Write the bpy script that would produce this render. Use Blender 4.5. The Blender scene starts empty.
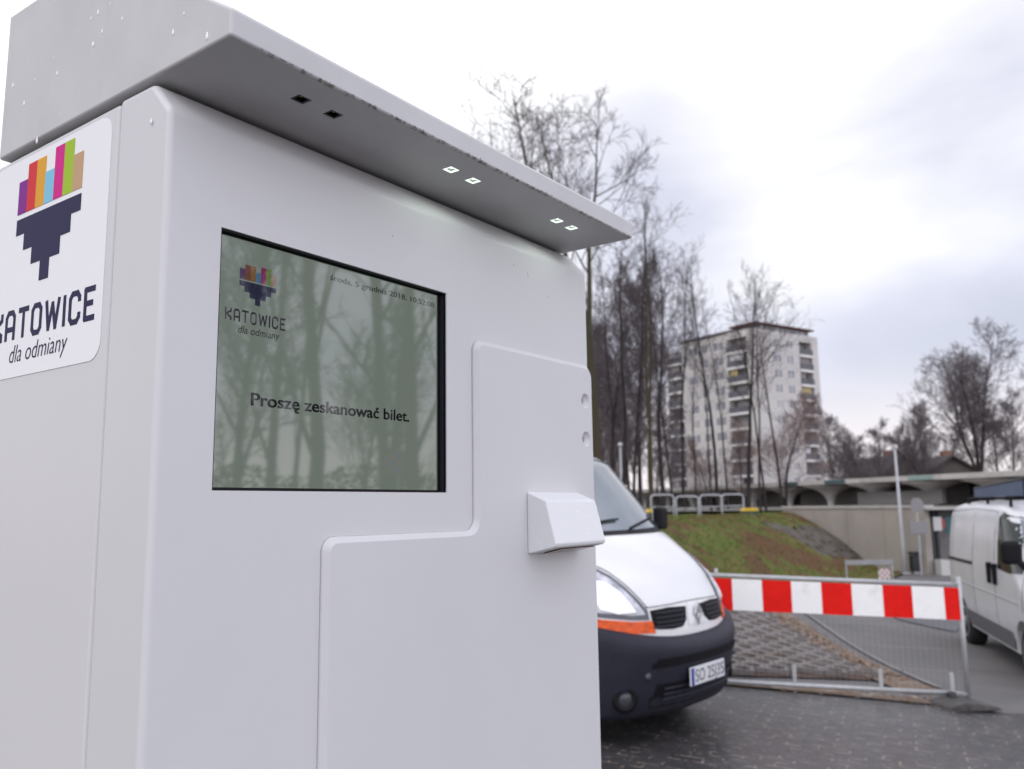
import bpy, bmesh, math, random
from mathutils import Vector, Matrix
from mathutils.geometry import intersect_line_line_2d

SC = bpy.context.scene
COL = SC.collection
R = math.radians

# ------------------------------------------------------------------ camera
F_PX, PITCH, ROLL, CAM_H = 857.5, R(8.1717), R(-0.7458), 1.5
fw = Vector((0, math.cos(PITCH), math.sin(PITCH)))
r0 = Vector((1, 0, 0)); u0 = r0.cross(fw)
rr = r0 * math.cos(ROLL) + u0 * math.sin(ROLL)
uu = -r0 * math.sin(ROLL) + u0 * math.cos(ROLL)
cam_data = bpy.data.cameras.new("camera")
cam = bpy.data.objects.new("camera", cam_data); COL.objects.link(cam)
cam.matrix_world = Matrix(((rr.x, uu.x, -fw.x, 0), (rr.y, uu.y, -fw.y, 0), (rr.z, uu.z, -fw.z, CAM_H), (0, 0, 0, 1)))
cam_data.sensor_width = 36; cam_data.sensor_fit = 'HORIZONTAL'
cam_data.lens = F_PX / 1024 * 36
cam_data.clip_start = 0.02; cam_data.clip_end = 3000
cam_data.dof.use_dof = True
cam_data.dof.focus_distance = 0.90
cam_data.dof.aperture_fstop = 8.6
SC.camera = cam

# ------------------------------------------------------------------ world
SUN_EL, SUN_AZ = R(40), R(-135)          # azimuth measured from +Y towards +X
world = bpy.data.worlds.new("World"); SC.world = world
world.use_nodes = True
wn, wl = world.node_tree.nodes, world.node_tree.links
wn.clear()
out = wn.new('ShaderNodeOutputWorld')
sky = wn.new('ShaderNodeTexSky'); sky.sky_type = 'NISHITA'; sky.sun_disc = False
sky.sun_elevation = SUN_EL; sky.sun_rotation = SUN_AZ
bg_sky = wn.new('ShaderNodeBackground'); bg_sky.inputs[1].default_value = 0.10
wl.new(sky.outputs[0], bg_sky.inputs[0])
tc = wn.new('ShaderNodeTexCoord')
mp = wn.new('ShaderNodeMapping'); mp.inputs['Scale'].default_value = (1.0, 1.0, 2.3)
mp.inputs['Location'].default_value = (3.1, 0.4, 1.55)
wl.new(tc.outputs['Generated'], mp.inputs[0])
nz = wn.new('ShaderNodeTexNoise'); nz.inputs['Scale'].default_value = 2.1
nz.inputs['Detail'].default_value = 5; nz.inputs['Roughness'].default_value = 0.48
nz.inputs['Distortion'].default_value = 0.3
wl.new(mp.outputs[0], nz.inputs[0])
# broad bright break in the cloud cover, high and to the left
dt = wn.new('ShaderNodeVectorMath'); dt.operation = 'DOT_PRODUCT'
gd = Vector((-0.25, 0.80, 0.52)).normalized(); dt.inputs[1].default_value = gd
wl.new(tc.outputs['Generated'], dt.inputs[0])
gr = wn.new('ShaderNodeMapRange'); gr.inputs[1].default_value = 0.74; gr.inputs[2].default_value = 0.99
gr.inputs[3].default_value = 0.0; gr.inputs[4].default_value = 0.36
wl.new(dt.outputs['Value'], gr.inputs[0])
ad0 = wn.new('ShaderNodeMath'); ad0.operation = 'ADD'
wl.new(nz.outputs[0], ad0.inputs[0]); wl.new(gr.outputs[0], ad0.inputs[1])
# a second, smaller bright break to the right, and a thicker lavender bank below it
dt3 = wn.new('ShaderNodeVectorMath'); dt3.operation = 'DOT_PRODUCT'; dt3.inputs[1].default_value = Vector((0.40, 0.83, 0.40)).normalized()
wl.new(tc.outputs['Generated'], dt3.inputs[0])
gr3 = wn.new('ShaderNodeMapRange'); gr3.inputs[1].default_value = 0.965; gr3.inputs[2].default_value = 0.997; gr3.inputs[4].default_value = 0.26; gr3.interpolation_type = 'SMOOTHSTEP'
wl.new(dt3.outputs['Value'], gr3.inputs[0])
ad1 = wn.new('ShaderNodeMath'); ad1.operation = 'ADD'; wl.new(ad0.outputs[0], ad1.inputs[0]); wl.new(gr3.outputs[0], ad1.inputs[1])
dt4 = wn.new('ShaderNodeVectorMath'); dt4.operation = 'DOT_PRODUCT'; dt4.inputs[1].default_value = Vector((0.36, 0.90, 0.22)).normalized()
wl.new(tc.outputs['Generated'], dt4.inputs[0])
gr4 = wn.new('ShaderNodeMapRange'); gr4.inputs[1].default_value = 0.90; gr4.inputs[2].default_value = 0.99; gr4.inputs[4].default_value = -0.10; gr4.interpolation_type = 'SMOOTHSTEP'
wl.new(dt4.outputs['Value'], gr4.inputs[0])
ad = wn.new('ShaderNodeMath'); ad.operation = 'ADD'; wl.new(ad1.outputs[0], ad.inputs[0]); wl.new(gr4.outputs[0], ad.inputs[1])
cr = wn.new('ShaderNodeValToRGB')
els = cr.color_ramp.elements
els[0].position = 0.36; els[0].color = (0.56, 0.58, 0.68, 1)
els[1].position = 0.86; els[1].color = (1.20, 1.20, 1.21, 1)
e = els.new(0.52); e.color = (0.69, 0.70, 0.81, 1)
e = els.new(0.66); e.color = (0.86, 0.86, 0.91, 1)
wl.new(ad.outputs[0], cr.inputs[0])
# warm bright band low over the horizon
sx = wn.new('ShaderNodeSeparateXYZ'); wl.new(tc.outputs['Generated'], sx.inputs[0])
hr = wn.new('ShaderNodeMapRange'); hr.inputs[1].default_value = 0.05; hr.inputs[2].default_value = 0.17
hr.inputs[3].default_value = 0.60; hr.inputs[4].default_value = 0.0; hr.interpolation_type = 'SMOOTHSTEP'
wl.new(sx.outputs[2], hr.inputs[0])
hm = wn.new('ShaderNodeMixRGB'); hm.inputs[2].default_value = (1.02, 0.92, 0.90, 1)
wl.new(hr.outputs[0], hm.inputs[0]); wl.new(cr.outputs[0], hm.inputs[1])
bg_cloud = wn.new('ShaderNodeBackground'); # cloud gain: slight at zenith, raised behind right, out of view, to light the terminal
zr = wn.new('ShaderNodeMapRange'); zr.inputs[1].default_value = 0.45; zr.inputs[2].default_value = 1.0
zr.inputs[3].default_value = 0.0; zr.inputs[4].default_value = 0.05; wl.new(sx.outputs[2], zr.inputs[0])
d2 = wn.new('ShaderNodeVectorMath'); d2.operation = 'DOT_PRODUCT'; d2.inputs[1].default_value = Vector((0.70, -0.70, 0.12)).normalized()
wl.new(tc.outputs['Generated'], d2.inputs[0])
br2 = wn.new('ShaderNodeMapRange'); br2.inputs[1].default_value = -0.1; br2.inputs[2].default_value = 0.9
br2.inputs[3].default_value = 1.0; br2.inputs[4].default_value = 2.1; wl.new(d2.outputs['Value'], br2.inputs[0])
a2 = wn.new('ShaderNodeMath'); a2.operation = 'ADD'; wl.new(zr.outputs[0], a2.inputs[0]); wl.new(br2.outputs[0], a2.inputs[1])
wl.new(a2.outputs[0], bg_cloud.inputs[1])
wl.new(hm.outputs[0], bg_cloud.inputs[0])
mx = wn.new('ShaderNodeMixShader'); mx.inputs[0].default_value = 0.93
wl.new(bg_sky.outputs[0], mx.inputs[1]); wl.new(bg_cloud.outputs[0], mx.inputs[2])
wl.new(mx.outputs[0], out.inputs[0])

sd = bpy.data.lights.new("sun", 'SUN'); sd.energy = 0.7; sd.angle = R(28); sd.color = (1, 0.94, 0.86)
sun = bpy.data.objects.new("sun", sd); COL.objects.link(sun)
sv = Vector((math.sin(SUN_AZ) * math.cos(SUN_EL), math.cos(SUN_AZ) * math.cos(SUN_EL), math.sin(SUN_EL)))
sun.rotation_euler = sv.to_track_quat('Z', 'Y').to_euler()

SC.view_settings.view_transform = 'Standard'
SC.view_settings.look = 'None'
SC.view_settings.gamma = 1
SC.view_settings.exposure = 0.25
SC.view_settings.use_curve_mapping = False
SC.cycles.use_denoising = True
SC.cycles.max_bounces = 6
SC.render.film_transparent = False

# ------------------------------------------------------------------ helpers
def ray(px, py):
    return (fw + rr * ((px - 512) / F_PX) - uu * ((py - 384.5) / F_PX))
def at(px, py, Y):
    d = ray(px, py); return Vector((0, 0, CAM_H)) + d * (Y / d.y)
def ztop(py, px, Y):
    return at(px, py, Y).z
def sstep(a, b, v):
    t = max(0.0, min(1.0, (v - a) / (b - a))); return t * t * (3 - 2 * t)

_m = {}
def mat(name, col, rough=0.6, metal=0.0, spec=0.5, var=0.0, vscale=8.0, col2=None, bump=0.0, bscale=60.0,
        emit=None, estr=0.0, coat=0.0, ior=None, stretch=None, dirt=None, dscale=3.0, damt=0.5, dlo=0.5, dhi=0.7, dstretch=None, alpha=None):
    if name in _m: return _m[name]
    m = bpy.data.materials.new(name); m.use_nodes = True; _m[name] = m
    n, l = m.node_tree.nodes, m.node_tree.links
    b = n['Principled BSDF']
    b.inputs['Base Color'].default_value = (*col, 1)
    b.inputs['Roughness'].default_value = rough; b.inputs['Metallic'].default_value = metal
    b.inputs['Specular IOR Level'].default_value = spec
    b.inputs['Coat Weight'].default_value = coat
    b.inputs['Coat Roughness'].default_value = 0.08
    if ior: b.inputs['IOR'].default_value = ior
    if alpha is not None: b.inputs['Alpha'].default_value = alpha
    if emit: b.inputs['Emission Color'].default_value = (*emit, 1); b.inputs['Emission Strength'].default_value = estr
    t = n.new('ShaderNodeTexCoord')
    def noise(scale, detail=6, rough_=0.6, st=None):
        q = n.new('ShaderNodeTexNoise'); q.inputs['Scale'].default_value = scale
        q.inputs['Detail'].default_value = detail; q.inputs['Roughness'].default_value = rough_
        if st:
            k = n.new('ShaderNodeMapping'); k.inputs['Scale'].default_value = st
            l.new(t.outputs['Object'], k.inputs[0]); l.new(k.outputs[0], q.inputs[0])
        else: l.new(t.outputs['Object'], q.inputs[0])
        return q
    cur = None
    if var or col2:
        q = noise(vscale, st=stretch)
        c2 = col2 if col2 else tuple(max(0, c * (1 - var)) for c in col)
        rp = n.new('ShaderNodeMapRange'); rp.inputs[1].default_value = 0.35; rp.inputs[2].default_value = 0.65
        l.new(q.outputs[0], rp.inputs[0])
        mm = n.new('ShaderNodeMixRGB'); mm.inputs[1].default_value = (*col, 1); mm.inputs[2].default_value = (*c2, 1)
        l.new(rp.outputs[0], mm.inputs[0]); cur = mm.outputs[0]
    if dirt:
        q = noise(dscale, 8, 0.68, dstretch)
        rp = n.new('ShaderNodeMapRange'); rp.inputs[1].default_value = dlo; rp.inputs[2].default_value = dhi
        rp.inputs[4].default_value = damt
        l.new(q.outputs[0], rp.inputs[0])
        mm = n.new('ShaderNodeMixRGB'); mm.inputs[1].default_value = (*col, 1); mm.inputs[2].default_value = (*dirt, 1)
        if cur: l.new(cur, mm.inputs[1])
        l.new(rp.outputs[0], mm.inputs[0]); cur = mm.outputs[0]
    if cur: l.new(cur, b.inputs['Base Color'])
    if bump:
        q = noise(bscale, 4, 0.6)
        bp = n.new('ShaderNodeBump'); bp.inputs['Strength'].default_value = bump; bp.inputs['Distance'].default_value = 0.02 if bscale < 200 else 0.001
        l.new(q.outputs[0], bp.inputs['Height']); l.new(bp.outputs[0], b.inputs['Normal'])
    return m

def mesh_obj(name, verts, faces, m=None, parent=None, smooth=False, mats=None, fmat=None):
    me = bpy.data.meshes.new(name)
    me.from_pydata([tuple(v) for v in verts], [], faces)
    me.validate(); me.update()
    if mats:
        for k in mats: me.materials.append(k)
        if fmat and len(fmat) == len(me.polygons):
            me.polygons.foreach_set('material_index', fmat)
    elif m: me.materials.append(m)
    if smooth: me.polygons.foreach_set('use_smooth', [True] * len(me.polygons))
    o = bpy.data.objects.new(name, me); COL.objects.link(o)
    if parent: o.parent = parent
    return o

class MB:
    def __init__(s): s.v = []; s.f = []
    def add(s, vs, fs):
        b = len(s.v); s.v += [Vector(v) for v in vs]; s.f += [tuple(b + i for i in f) for f in fs]; return s
    def box(s, a, b, M=None):
        x0, y0, z0 = a; x1, y1, z1 = b
        vs = [Vector(p) for p in ((x0,y0,z0),(x1,y0,z0),(x1,y1,z0),(x0,y1,z0),(x0,y0,z1),(x1,y0,z1),(x1,y1,z1),(x0,y1,z1))]
        if M: vs = [M @ v for v in vs]
        return s.add(vs, [(0,3,2,1),(4,5,6,7),(0,1,5,4),(1,2,6,5),(2,3,7,6),(3,0,4,7)])
    def tube(s, pts, rad, n=8, cap=True, flat=None):
        pts = [Vector(p) for p in pts]
        rads = rad if isinstance(rad, (list, tuple)) else [rad] * len(pts)
        base = len(s.v); prev = None
        for i, p in enumerate(pts):
            if i == 0: t = pts[1] - pts[0]
            elif i == len(pts) - 1: t = pts[-1] - pts[-2]
            else: t = (pts[i + 1] - pts[i]).normalized() + (pts[i] - pts[i - 1]).normalized()
            if t.length < 1e-9: t = Vector((0, 0, 1))
            t.normalize()
            if prev is None:
                a = Vector((0, 0, 1)) if abs(t.z) < 0.9 else Vector((1, 0, 0))
                u = t.cross(a).normalized()
            else:
                u = prev - t * prev.dot(t)
                if u.length < 1e-6: u = t.orthogonal()
                u.normalize()
            prev = u; w = t.cross(u)
            for k in range(n):
                an = 2 * math.pi * k / n
                s.v.append(p + (u * math.cos(an) + w * math.sin(an)) * rads[i])
        for i in range(len(pts) - 1):
            for k in range(n):
                a = base + i * n + k; b = base + i * n + (k + 1) % n
                s.f.append((a, b, b + n, a + n))
        if cap and n > 2:
            s.f.append(tuple(base + k for k in reversed(range(n))))
            s.f.append(tuple(base + (len(pts) - 1) * n + k for k in range(n)))
        return s
    def prism(s, poly, axis, a, b):
        """poly: 2D points; axis: 'x','y','z' extrusion axis from a to b"""
        n = len(poly)
        def P(p, t):
            return {'x': (t, p[0], p[1]), 'y': (p[0], t, p[1]), 'z': (p[0], p[1], t)}[axis]
        vs = [P(p, a) for p in poly] + [P(p, b) for p in poly]
        fs = [tuple(range(n)), tuple(reversed(range(n, 2 * n)))] + [(i, i + n, (i + 1) % n + n, (i + 1) % n) for i in range(n)]
        return s.add(vs, fs)
    def lathe(s, prof, n=16, c=(0, 0, 0), axis='z', cap=True):
        base = len(s.v)
        for r_, h in prof:
            for k in range(n):
                an = 2 * math.pi * k / n; x, y = r_ * math.cos(an), r_ * math.sin(an)
                p = {'z': (x, y, h), 'y': (x, h, y), 'x': (h, x, y)}[axis]
                s.v.append(Vector(p) + Vector(c))
        for i in range(len(prof) - 1):
            for k in range(n):
                a = base + i * n + k; b = base + i * n + (k + 1) % n
                s.f.append((a, b, b + n, a + n))
        if cap:
            s.f.append(tuple(base + k for k in reversed(range(n))))
            s.f.append(tuple(base + (len(prof) - 1) * n + k for k in range(n)))
        return s
    def build(s, name, m=None, parent=None, smooth=False, fix=True):
        o = mesh_obj(name, s.v, s.f, m, parent, smooth)
        if fix:
            bm = bmesh.new(); bm.from_mesh(o.data)
            bmesh.ops.recalc_face_normals(bm, faces=bm.faces[:]); bm.to_mesh(o.data); bm.free()
        return o

def bevel(o, w=0.005, seg=3, ang=30):
    md = o.modifiers.new('bevel', 'BEVEL'); md.width = w; md.segments = seg; md.limit_method = 'ANGLE'; md.angle_limit = R(ang)
    md.harden_normals = True
    o.data.polygons.foreach_set('use_smooth', [True] * len(o.data.polygons))
    return o
def evaluated(o):
    bpy.context.view_layer.update()
    dg = bpy.context.evaluated_depsgraph_get()
    me = bpy.data.meshes.new_from_object(o.evaluated_get(dg))
    return me
def cut(o, cutters, mods_first=False):
    cs = []
    for i, mb in enumerate(cutters):
        c = mb.build('cutter', None); cs.append(c); c.parent = o.parent
        md = o.modifiers.new('cut', 'BOOLEAN'); md.object = c; md.operation = 'DIFFERENCE'; md.solver = 'EXACT'
    me = evaluated(o); old = o.data
    o.modifiers.clear(); me.name = old.name; o.data = me
    for c in cs:
        d = c.data; bpy.data.objects.remove(c); bpy.data.meshes.remove(d)
    return o
def wnorm(o):
    md = o.modifiers.new('wn', 'WEIGHTED_NORMAL'); md.keep_sharp = True; md.weight = 100; md.mode = 'FACE_AREA'
    return o
def tag(o, label=None, cat=None, group=None, kind=None):
    if label: o['label'] = label
    if cat: o['category'] = cat
    if group: o['group'] = group
    if kind: o['kind'] = kind
    return o
def thing(name, label, cat, loc=(0, 0, 0), rz=0.0, group=None):
    o = bpy.data.objects.new(name, None); COL.objects.link(o); o.empty_display_size = 0.2
    o.location = loc; o.rotation_euler = (0, 0, rz)
    return tag(o, label, cat, group)
def dup(root, loc, rz=0.0, label=None, group=None, scale=None):
    def cp(o, par):
        c = o.copy(); COL.objects.link(c)
        if par: c.parent = par
        for ch in [k for k in o.children]: cp(ch, c)
        return c
    c = cp(root, None); c.location = loc; c.rotation_euler = (0, 0, rz)
    if scale: c.scale = scale
    if label: c['label'] = label
    if group: c['group'] = group
    return c
def text_mesh(body, size, m, parent, name, M, shear=0.0, sx=1.0, align='LEFT', ext=0.0, offset=0.0, space=1.0):
    cu = bpy.data.curves.new('t', 'FONT'); cu.body = body; cu.size = size; cu.shear = shear; cu.align_x = align
    cu.extrude = ext; cu.offset = offset; cu.space_character = space; cu.resolution_u = 4
    o = bpy.data.objects.new('t', cu); COL.objects.link(o)
    me = evaluated(o); bpy.data.objects.remove(o); bpy.data.curves.remove(cu)
    me.name = name; me.transform(Matrix.Diagonal((sx, 1, 1, 1))); me.transform(M)
    me.materials.clear(); me.materials.append(m)
    t = bpy.data.objects.new(name, me); COL.objects.link(t); t.parent = parent
    return t
def text_fit(body, m, parent, name, O, ux, uz, width, height_cap, shear=0.0, nrm=None, offset=0.0, ref='H'):
    """place text so it is width wide, cap height height_cap, baseline-left at O; ux, uz world axes (unit)"""
    def bb(b):
        cu = bpy.data.curves.new('t', 'FONT'); cu.body = b; cu.size = 1; cu.shear = shear if b == body else 0
        o = bpy.data.objects.new('t', cu); COL.objects.link(o); me = evaluated(o)
        xs = [v.co.x for v in me.vertices]; ys = [v.co.y for v in me.vertices]
        bpy.data.objects.remove(o); bpy.data.curves.remove(cu); bpy.data.meshes.remove(me)
        return min(xs), max(xs), min(ys), max(ys)
    x0, x1, _, _ = bb(body); _, _, _, h = bb(ref)
    sxx, syy = width / (x1 - x0), height_cap / h
    ux, uz = Vector(ux), Vector(uz); un = ux.cross(uz)
    M = Matrix(((ux.x, uz.x, un.x, O[0]), (ux.y, uz.y, un.y, O[1]), (ux.z, uz.z, un.z, O[2]), (0, 0, 0, 1)))
    M = M @ Matrix.Diagonal((sxx, syy, 1, 1)) @ Matrix.Translation((-x0, 0, 0))
    return text_mesh(body, 1, m, parent, name, M, shear=shear, offset=offset)

# ------------------------------------------------------------------ terrain
def base_h(x, y):
    t = max(0.0, min(1.0, x / 6.6)); return -0.42 * (t * 0.72 + 0.28 * t * t * (3 - 2 * t))
def mound_s(x, y): return -0.835 * (x - 3.5) + 0.55 * (y - 14.4)
def bumps(x, y): return 0.035 * math.sin(1.7 * x + 0.9 * y) + 0.03 * math.sin(2.9 * y - 1.3 * x + 1) + 0.015 * math.sin(6.1 * x + 4.0 * y)
RISE = None
def H(x, y):
    b = base_h(x, y)
    s = mound_s(x, y)
    if RISE:
        dn = (x - RISE[0].x) * RISE[1].x + (y - RISE[0].y) * RISE[1].y - .25
        if dn > 0: b += .115 * min(dn, 5.2) * sstep(-3.7, -.2, s) * (1 - sstep(11, 17, y))
    if s > 0:
        t = sstep(-0.6, 3.1, s); t = (t - 0.063) / 0.937
        return b + (1.13 - b) * max(0, t) + bumps(x, y) * min(1, s)
    return b
def G(px, py):
    d = ray(px, py); o = Vector((0, 0, CAM_H)); t = 0.5
    while t < 400:
        p = o + d * t
        if p.z < H(p.x, p.y): return p
        t += 0.02
    return o + d * t
def patch(name, c00, c10, c11, c01, n, m, dz, material, wob=0.0):
    vs, fs = [], []
    for j in range(m + 1):
        for i in range(n + 1):
            u, v = i / n, j / m
            x = (c00[0]*(1-u)+c10[0]*u)*(1-v) + (c01[0]*(1-u)+c11[0]*u)*v
            y = (c00[1]*(1-u)+c10[1]*u)*(1-v) + (c01[1]*(1-u)+c11[1]*u)*v
            if wob:
                e_ = math.sin(i * 1.7 + j * .9) + math.sin(i * .63 - j * 1.9 + 1) + math.sin(i * 2.9 + 2)
                x += wob * e_ * .5; y += wob * (math.sin(i * 1.1 + j * 2.3) + math.sin(j * 1.3 - i * 2.1)) * .5
            edge = wob and (i in (0, n) or j in (0, m))
            vs.append((x, y, H(x, y) + (0.0 if edge else dz)))
    for j in range(m):
        for i in range(n):
            a = j * (n + 1) + i; fs.append((a, a + 1, a + n + 2, a + n + 1))
    return tag(mesh_obj(name, vs, fs, material, None, True), kind='structure')

def paver_mat():
    m = bpy.data.materials.new('concrete_pavers'); m.use_nodes = True
    n, l = m.node_tree.nodes, m.node_tree.links; b = n['Principled BSDF']
    t = n.new('ShaderNodeTexCoord'); mp = n.new('ShaderNodeMapping'); mp.inputs['Rotation'].default_value = (0, 0, R(24))
    l.new(t.outputs['Object'], mp.inputs[0])
    wob = n.new('ShaderNodeTexNoise'); wob.inputs['Scale'].default_value = 5; wob.inputs['Detail'].default_value = 2
    l.new(t.outputs['Object'], wob.inputs[0])
    ws = n.new('ShaderNodeVectorMath'); ws.operation = 'SCALE'; ws.inputs['Scale'].default_value = 0.02
    l.new(wob.outputs['Color'], ws.inputs[0])
    wa = n.new('ShaderNodeVectorMath'); wa.operation = 'ADD'; l.new(mp.outputs[0], wa.inputs[0]); l.new(ws.outputs[0], wa.inputs[1])
    br = n.new('ShaderNodeTexBrick'); br.inputs['Scale'].default_value = 1.0
    br.inputs['Brick Width'].default_value = 0.20; br.inputs['Row Height'].default_value = 0.10
    br.inputs['Mortar Size'].default_value = 0.010; br.inputs['Mortar Smooth'].default_value = 0.3
    br.inputs['Color1'].default_value = (0.056, 0.054, 0.057, 1); br.inputs['Color2'].default_value = (0.038, 0.037, 0.040, 1)
    br.inputs['Mortar'].default_value = (0.035, 0.031, 0.030, 1)
    l.new(wa.outputs[0], br.inputs[0])
    # grit and leaf litter caught in the joints
    q = n.new('ShaderNodeTexNoise'); q.inputs['Scale'].default_value = 9; q.inputs['Detail'].default_value = 8; q.inputs['Roughness'].default_value = 0.75
    l.new(t.outputs['Object'], q.inputs[0])
    rp = n.new('ShaderNodeMapRange'); rp.inputs[1].default_value = 0.50; rp.inputs[2].default_value = 0.55
    l.new(q.outputs[0], rp.inputs[0])
    mu = n.new('ShaderNodeMath'); mu.operation = 'MULTIPLY'; l.new(rp.outputs[0], mu.inputs[0]); l.new(br.outputs['Fac'], mu.inputs[1])
    m1 = n.new('ShaderNodeMixRGB'); m1.inputs[2].default_value = (0.23, 0.19, 0.165, 1)
    l.new(mu.outputs[0], m1.inputs[0]); l.new(br.outputs['Color'], m1.inputs[1])
    # worn pale paver tops in patches
    q2 = n.new('ShaderNodeTexNoise'); q2.inputs['Scale'].default_value = 1.3; q2.inputs['Detail'].default_value = 7; q2.inputs['Roughness'].default_value = 0.7
    l.new(t.outputs['Object'], q2.inputs[0])
    rp2 = n.new('ShaderNodeMapRange'); rp2.inputs[1].default_value = 0.45; rp2.inputs[2].default_value = 0.75; rp2.inputs[4].default_value = 0.55
    l.new(q2.outputs[0], rp2.inputs[0])
    m2 = n.new('ShaderNodeMixRGB'); m2.inputs[2].default_value = (0.085, 0.082, 0.086, 1)
    l.new(rp2.outputs[0], m2.inputs[0]); l.new(m1.outputs[0], m2.inputs[1])
    # fine aggregate
    q3 = n.new('ShaderNodeTexNoise'); q3.inputs['Scale'].default_value = 160; q3.inputs['Detail'].default_value = 2
    l.new(t.outputs['Object'], q3.inputs[0])
    m3 = n.new('ShaderNodeMixRGB'); m3.blend_type = 'MULTIPLY'; m3.inputs[0].default_value = 0.5
    rp3 = n.new('ShaderNodeMapRange'); rp3.inputs[1].default_value = 0.3; rp3.inputs[2].default_value = 0.7; rp3.inputs[3].default_value = 0.5; rp3.inputs[4].default_value = 1.5
    l.new(q3.outputs[0], rp3.inputs[0]); l.new(m2.outputs[0], m3.inputs[1]); l.new(rp3.outputs[0], m3.inputs[2])
    l.new(m3.outputs[0], b.inputs['Base Color'])
    b.inputs['Roughness'].default_value = 0.42
    bp = n.new('ShaderNodeBump'); bp.inputs['Strength'].default_value = 0.5; bp.inputs['Distance'].default_value = 0.004; bp.invert = True
    l.new(br.outputs['Fac'], bp.inputs['Height']); l.new(bp.outputs[0], b.inputs['Normal'])
    return m

road_m = mat('worn_concrete_road', (0.165, 0.155, 0.15), 0.75, col2=(0.125, 0.12, 0.12), vscale=0.9, dirt=(0.10, 0.095, 0.10), dscale=0.6, dlo=0.52, dhi=0.66, damt=0.6, dstretch=(1, 2.2, 1), bump=0.3, bscale=40)
grass_m = mat('winter_grass', (0.085, 0.115, 0.028), 0.95, spec=0.1, col2=(0.14, 0.135, 0.045), vscale=2.5, dirt=(0.125, 0.070, 0.042), dscale=0.85, dlo=0.47, dhi=0.53, damt=0.95, bump=0.8, bscale=14)
soil_m = mat('bare_soil', (0.13, 0.11, 0.095), 0.95, col2=(0.09, 0.075, 0.065), vscale=3, dirt=(0.06, 0.08, 0.02), dscale=1.6, dlo=0.58, dhi=0.66, damt=0.8, bump=0.6, bscale=25)
litter_m = mat('sandy_leaf_litter', (0.24, 0.175, 0.125), 0.95, col2=(0.15, 0.10, 0.07), vscale=7, dirt=(0.30, 0.27, 0.24), dscale=5, dlo=0.55, dhi=0.62, damt=0.8, bump=0.6, bscale=40)
kerb_m = mat('pale_kerb_concrete', (0.25, 0.24, 0.23), 0.85, var=0.25, vscale=6)

A0, A1 = G(600, 676), G(930, 706)                       # far edge of the paved forecourt
dirA = (A1 - A0).normalized()
RISE = (A0, Vector((-dirA.y, dirA.x, 0)))
Lp, Rp = A0 - dirA * 14, A1 + dirA * 7.0
pav_m = paver_mat()
patch('forecourt', (Lp.x, -40), (Rp.x, -40), (Rp.x, Rp.y), (Lp.x, Lp.y), 60, 60, 0.004, pav_m)
# ground sheet to the horizon
def spaced(a, b, fine, lo, hi, coarse):
    out_, v = [], a
    while v < b:
        out_.append(v)
        d = 0 if lo <= v <= hi else min(abs(v - lo), abs(v - hi))
        v += fine + d * coarse
    out_.append(b); return out_
xs = spaced(-600, 700, 0.45, -6, 14, 0.25); ys = spaced(-300, 1500, 0.45, -2, 34, 0.25)
gv = [(x, y, H(x, y) - (0.12 if mound_s(x, y) > 0.3 else (0.012 if y > 7 and mound_s(x, y) > -4.5 else 0))) for y in ys for x in xs]
nx = len(xs)
gf = [(j*nx+i, j*nx+i+1, (j+1)*nx+i+1, (j+1)*nx+i) for j in range(len(ys)-1) for i in range(nx-1)]
tag(mesh_obj('ground', gv, gf, road_m, None, True), kind='structure')

# sandy verge strip along the edge of the forecourt
nb = Vector((-dirA.y, dirA.x, 0))
B0, B1 = A0 - dirA * 2, A1 + dirA * 0.1
patch('verge', B0, B1, B1 + nb * 0.16, B0 + nb * 0.42, 60, 8, 0.022, litter_m)

# mound: grass sheet following the height field
foot = Vector((3.5, 14.4, 0)); fd = Vector((0.55, 0.835, 0)); fn = Vector((-0.835, 0.55, 0))
def fp(a, s): return foot + fd * a + fn * s
patch('grass_bank', fp(-13, -0.75), fp(16, -0.75), fp(16, 16), fp(-13, 16), 150, 90, 0.035, grass_m)
patch('bare_soil', fp(10.0, 0.9), fp(14.3, 0.25), fp(15.5, 1.7), fp(9.0, 2.5), 30, 14, 0.05, soil_m, .16)

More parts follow.
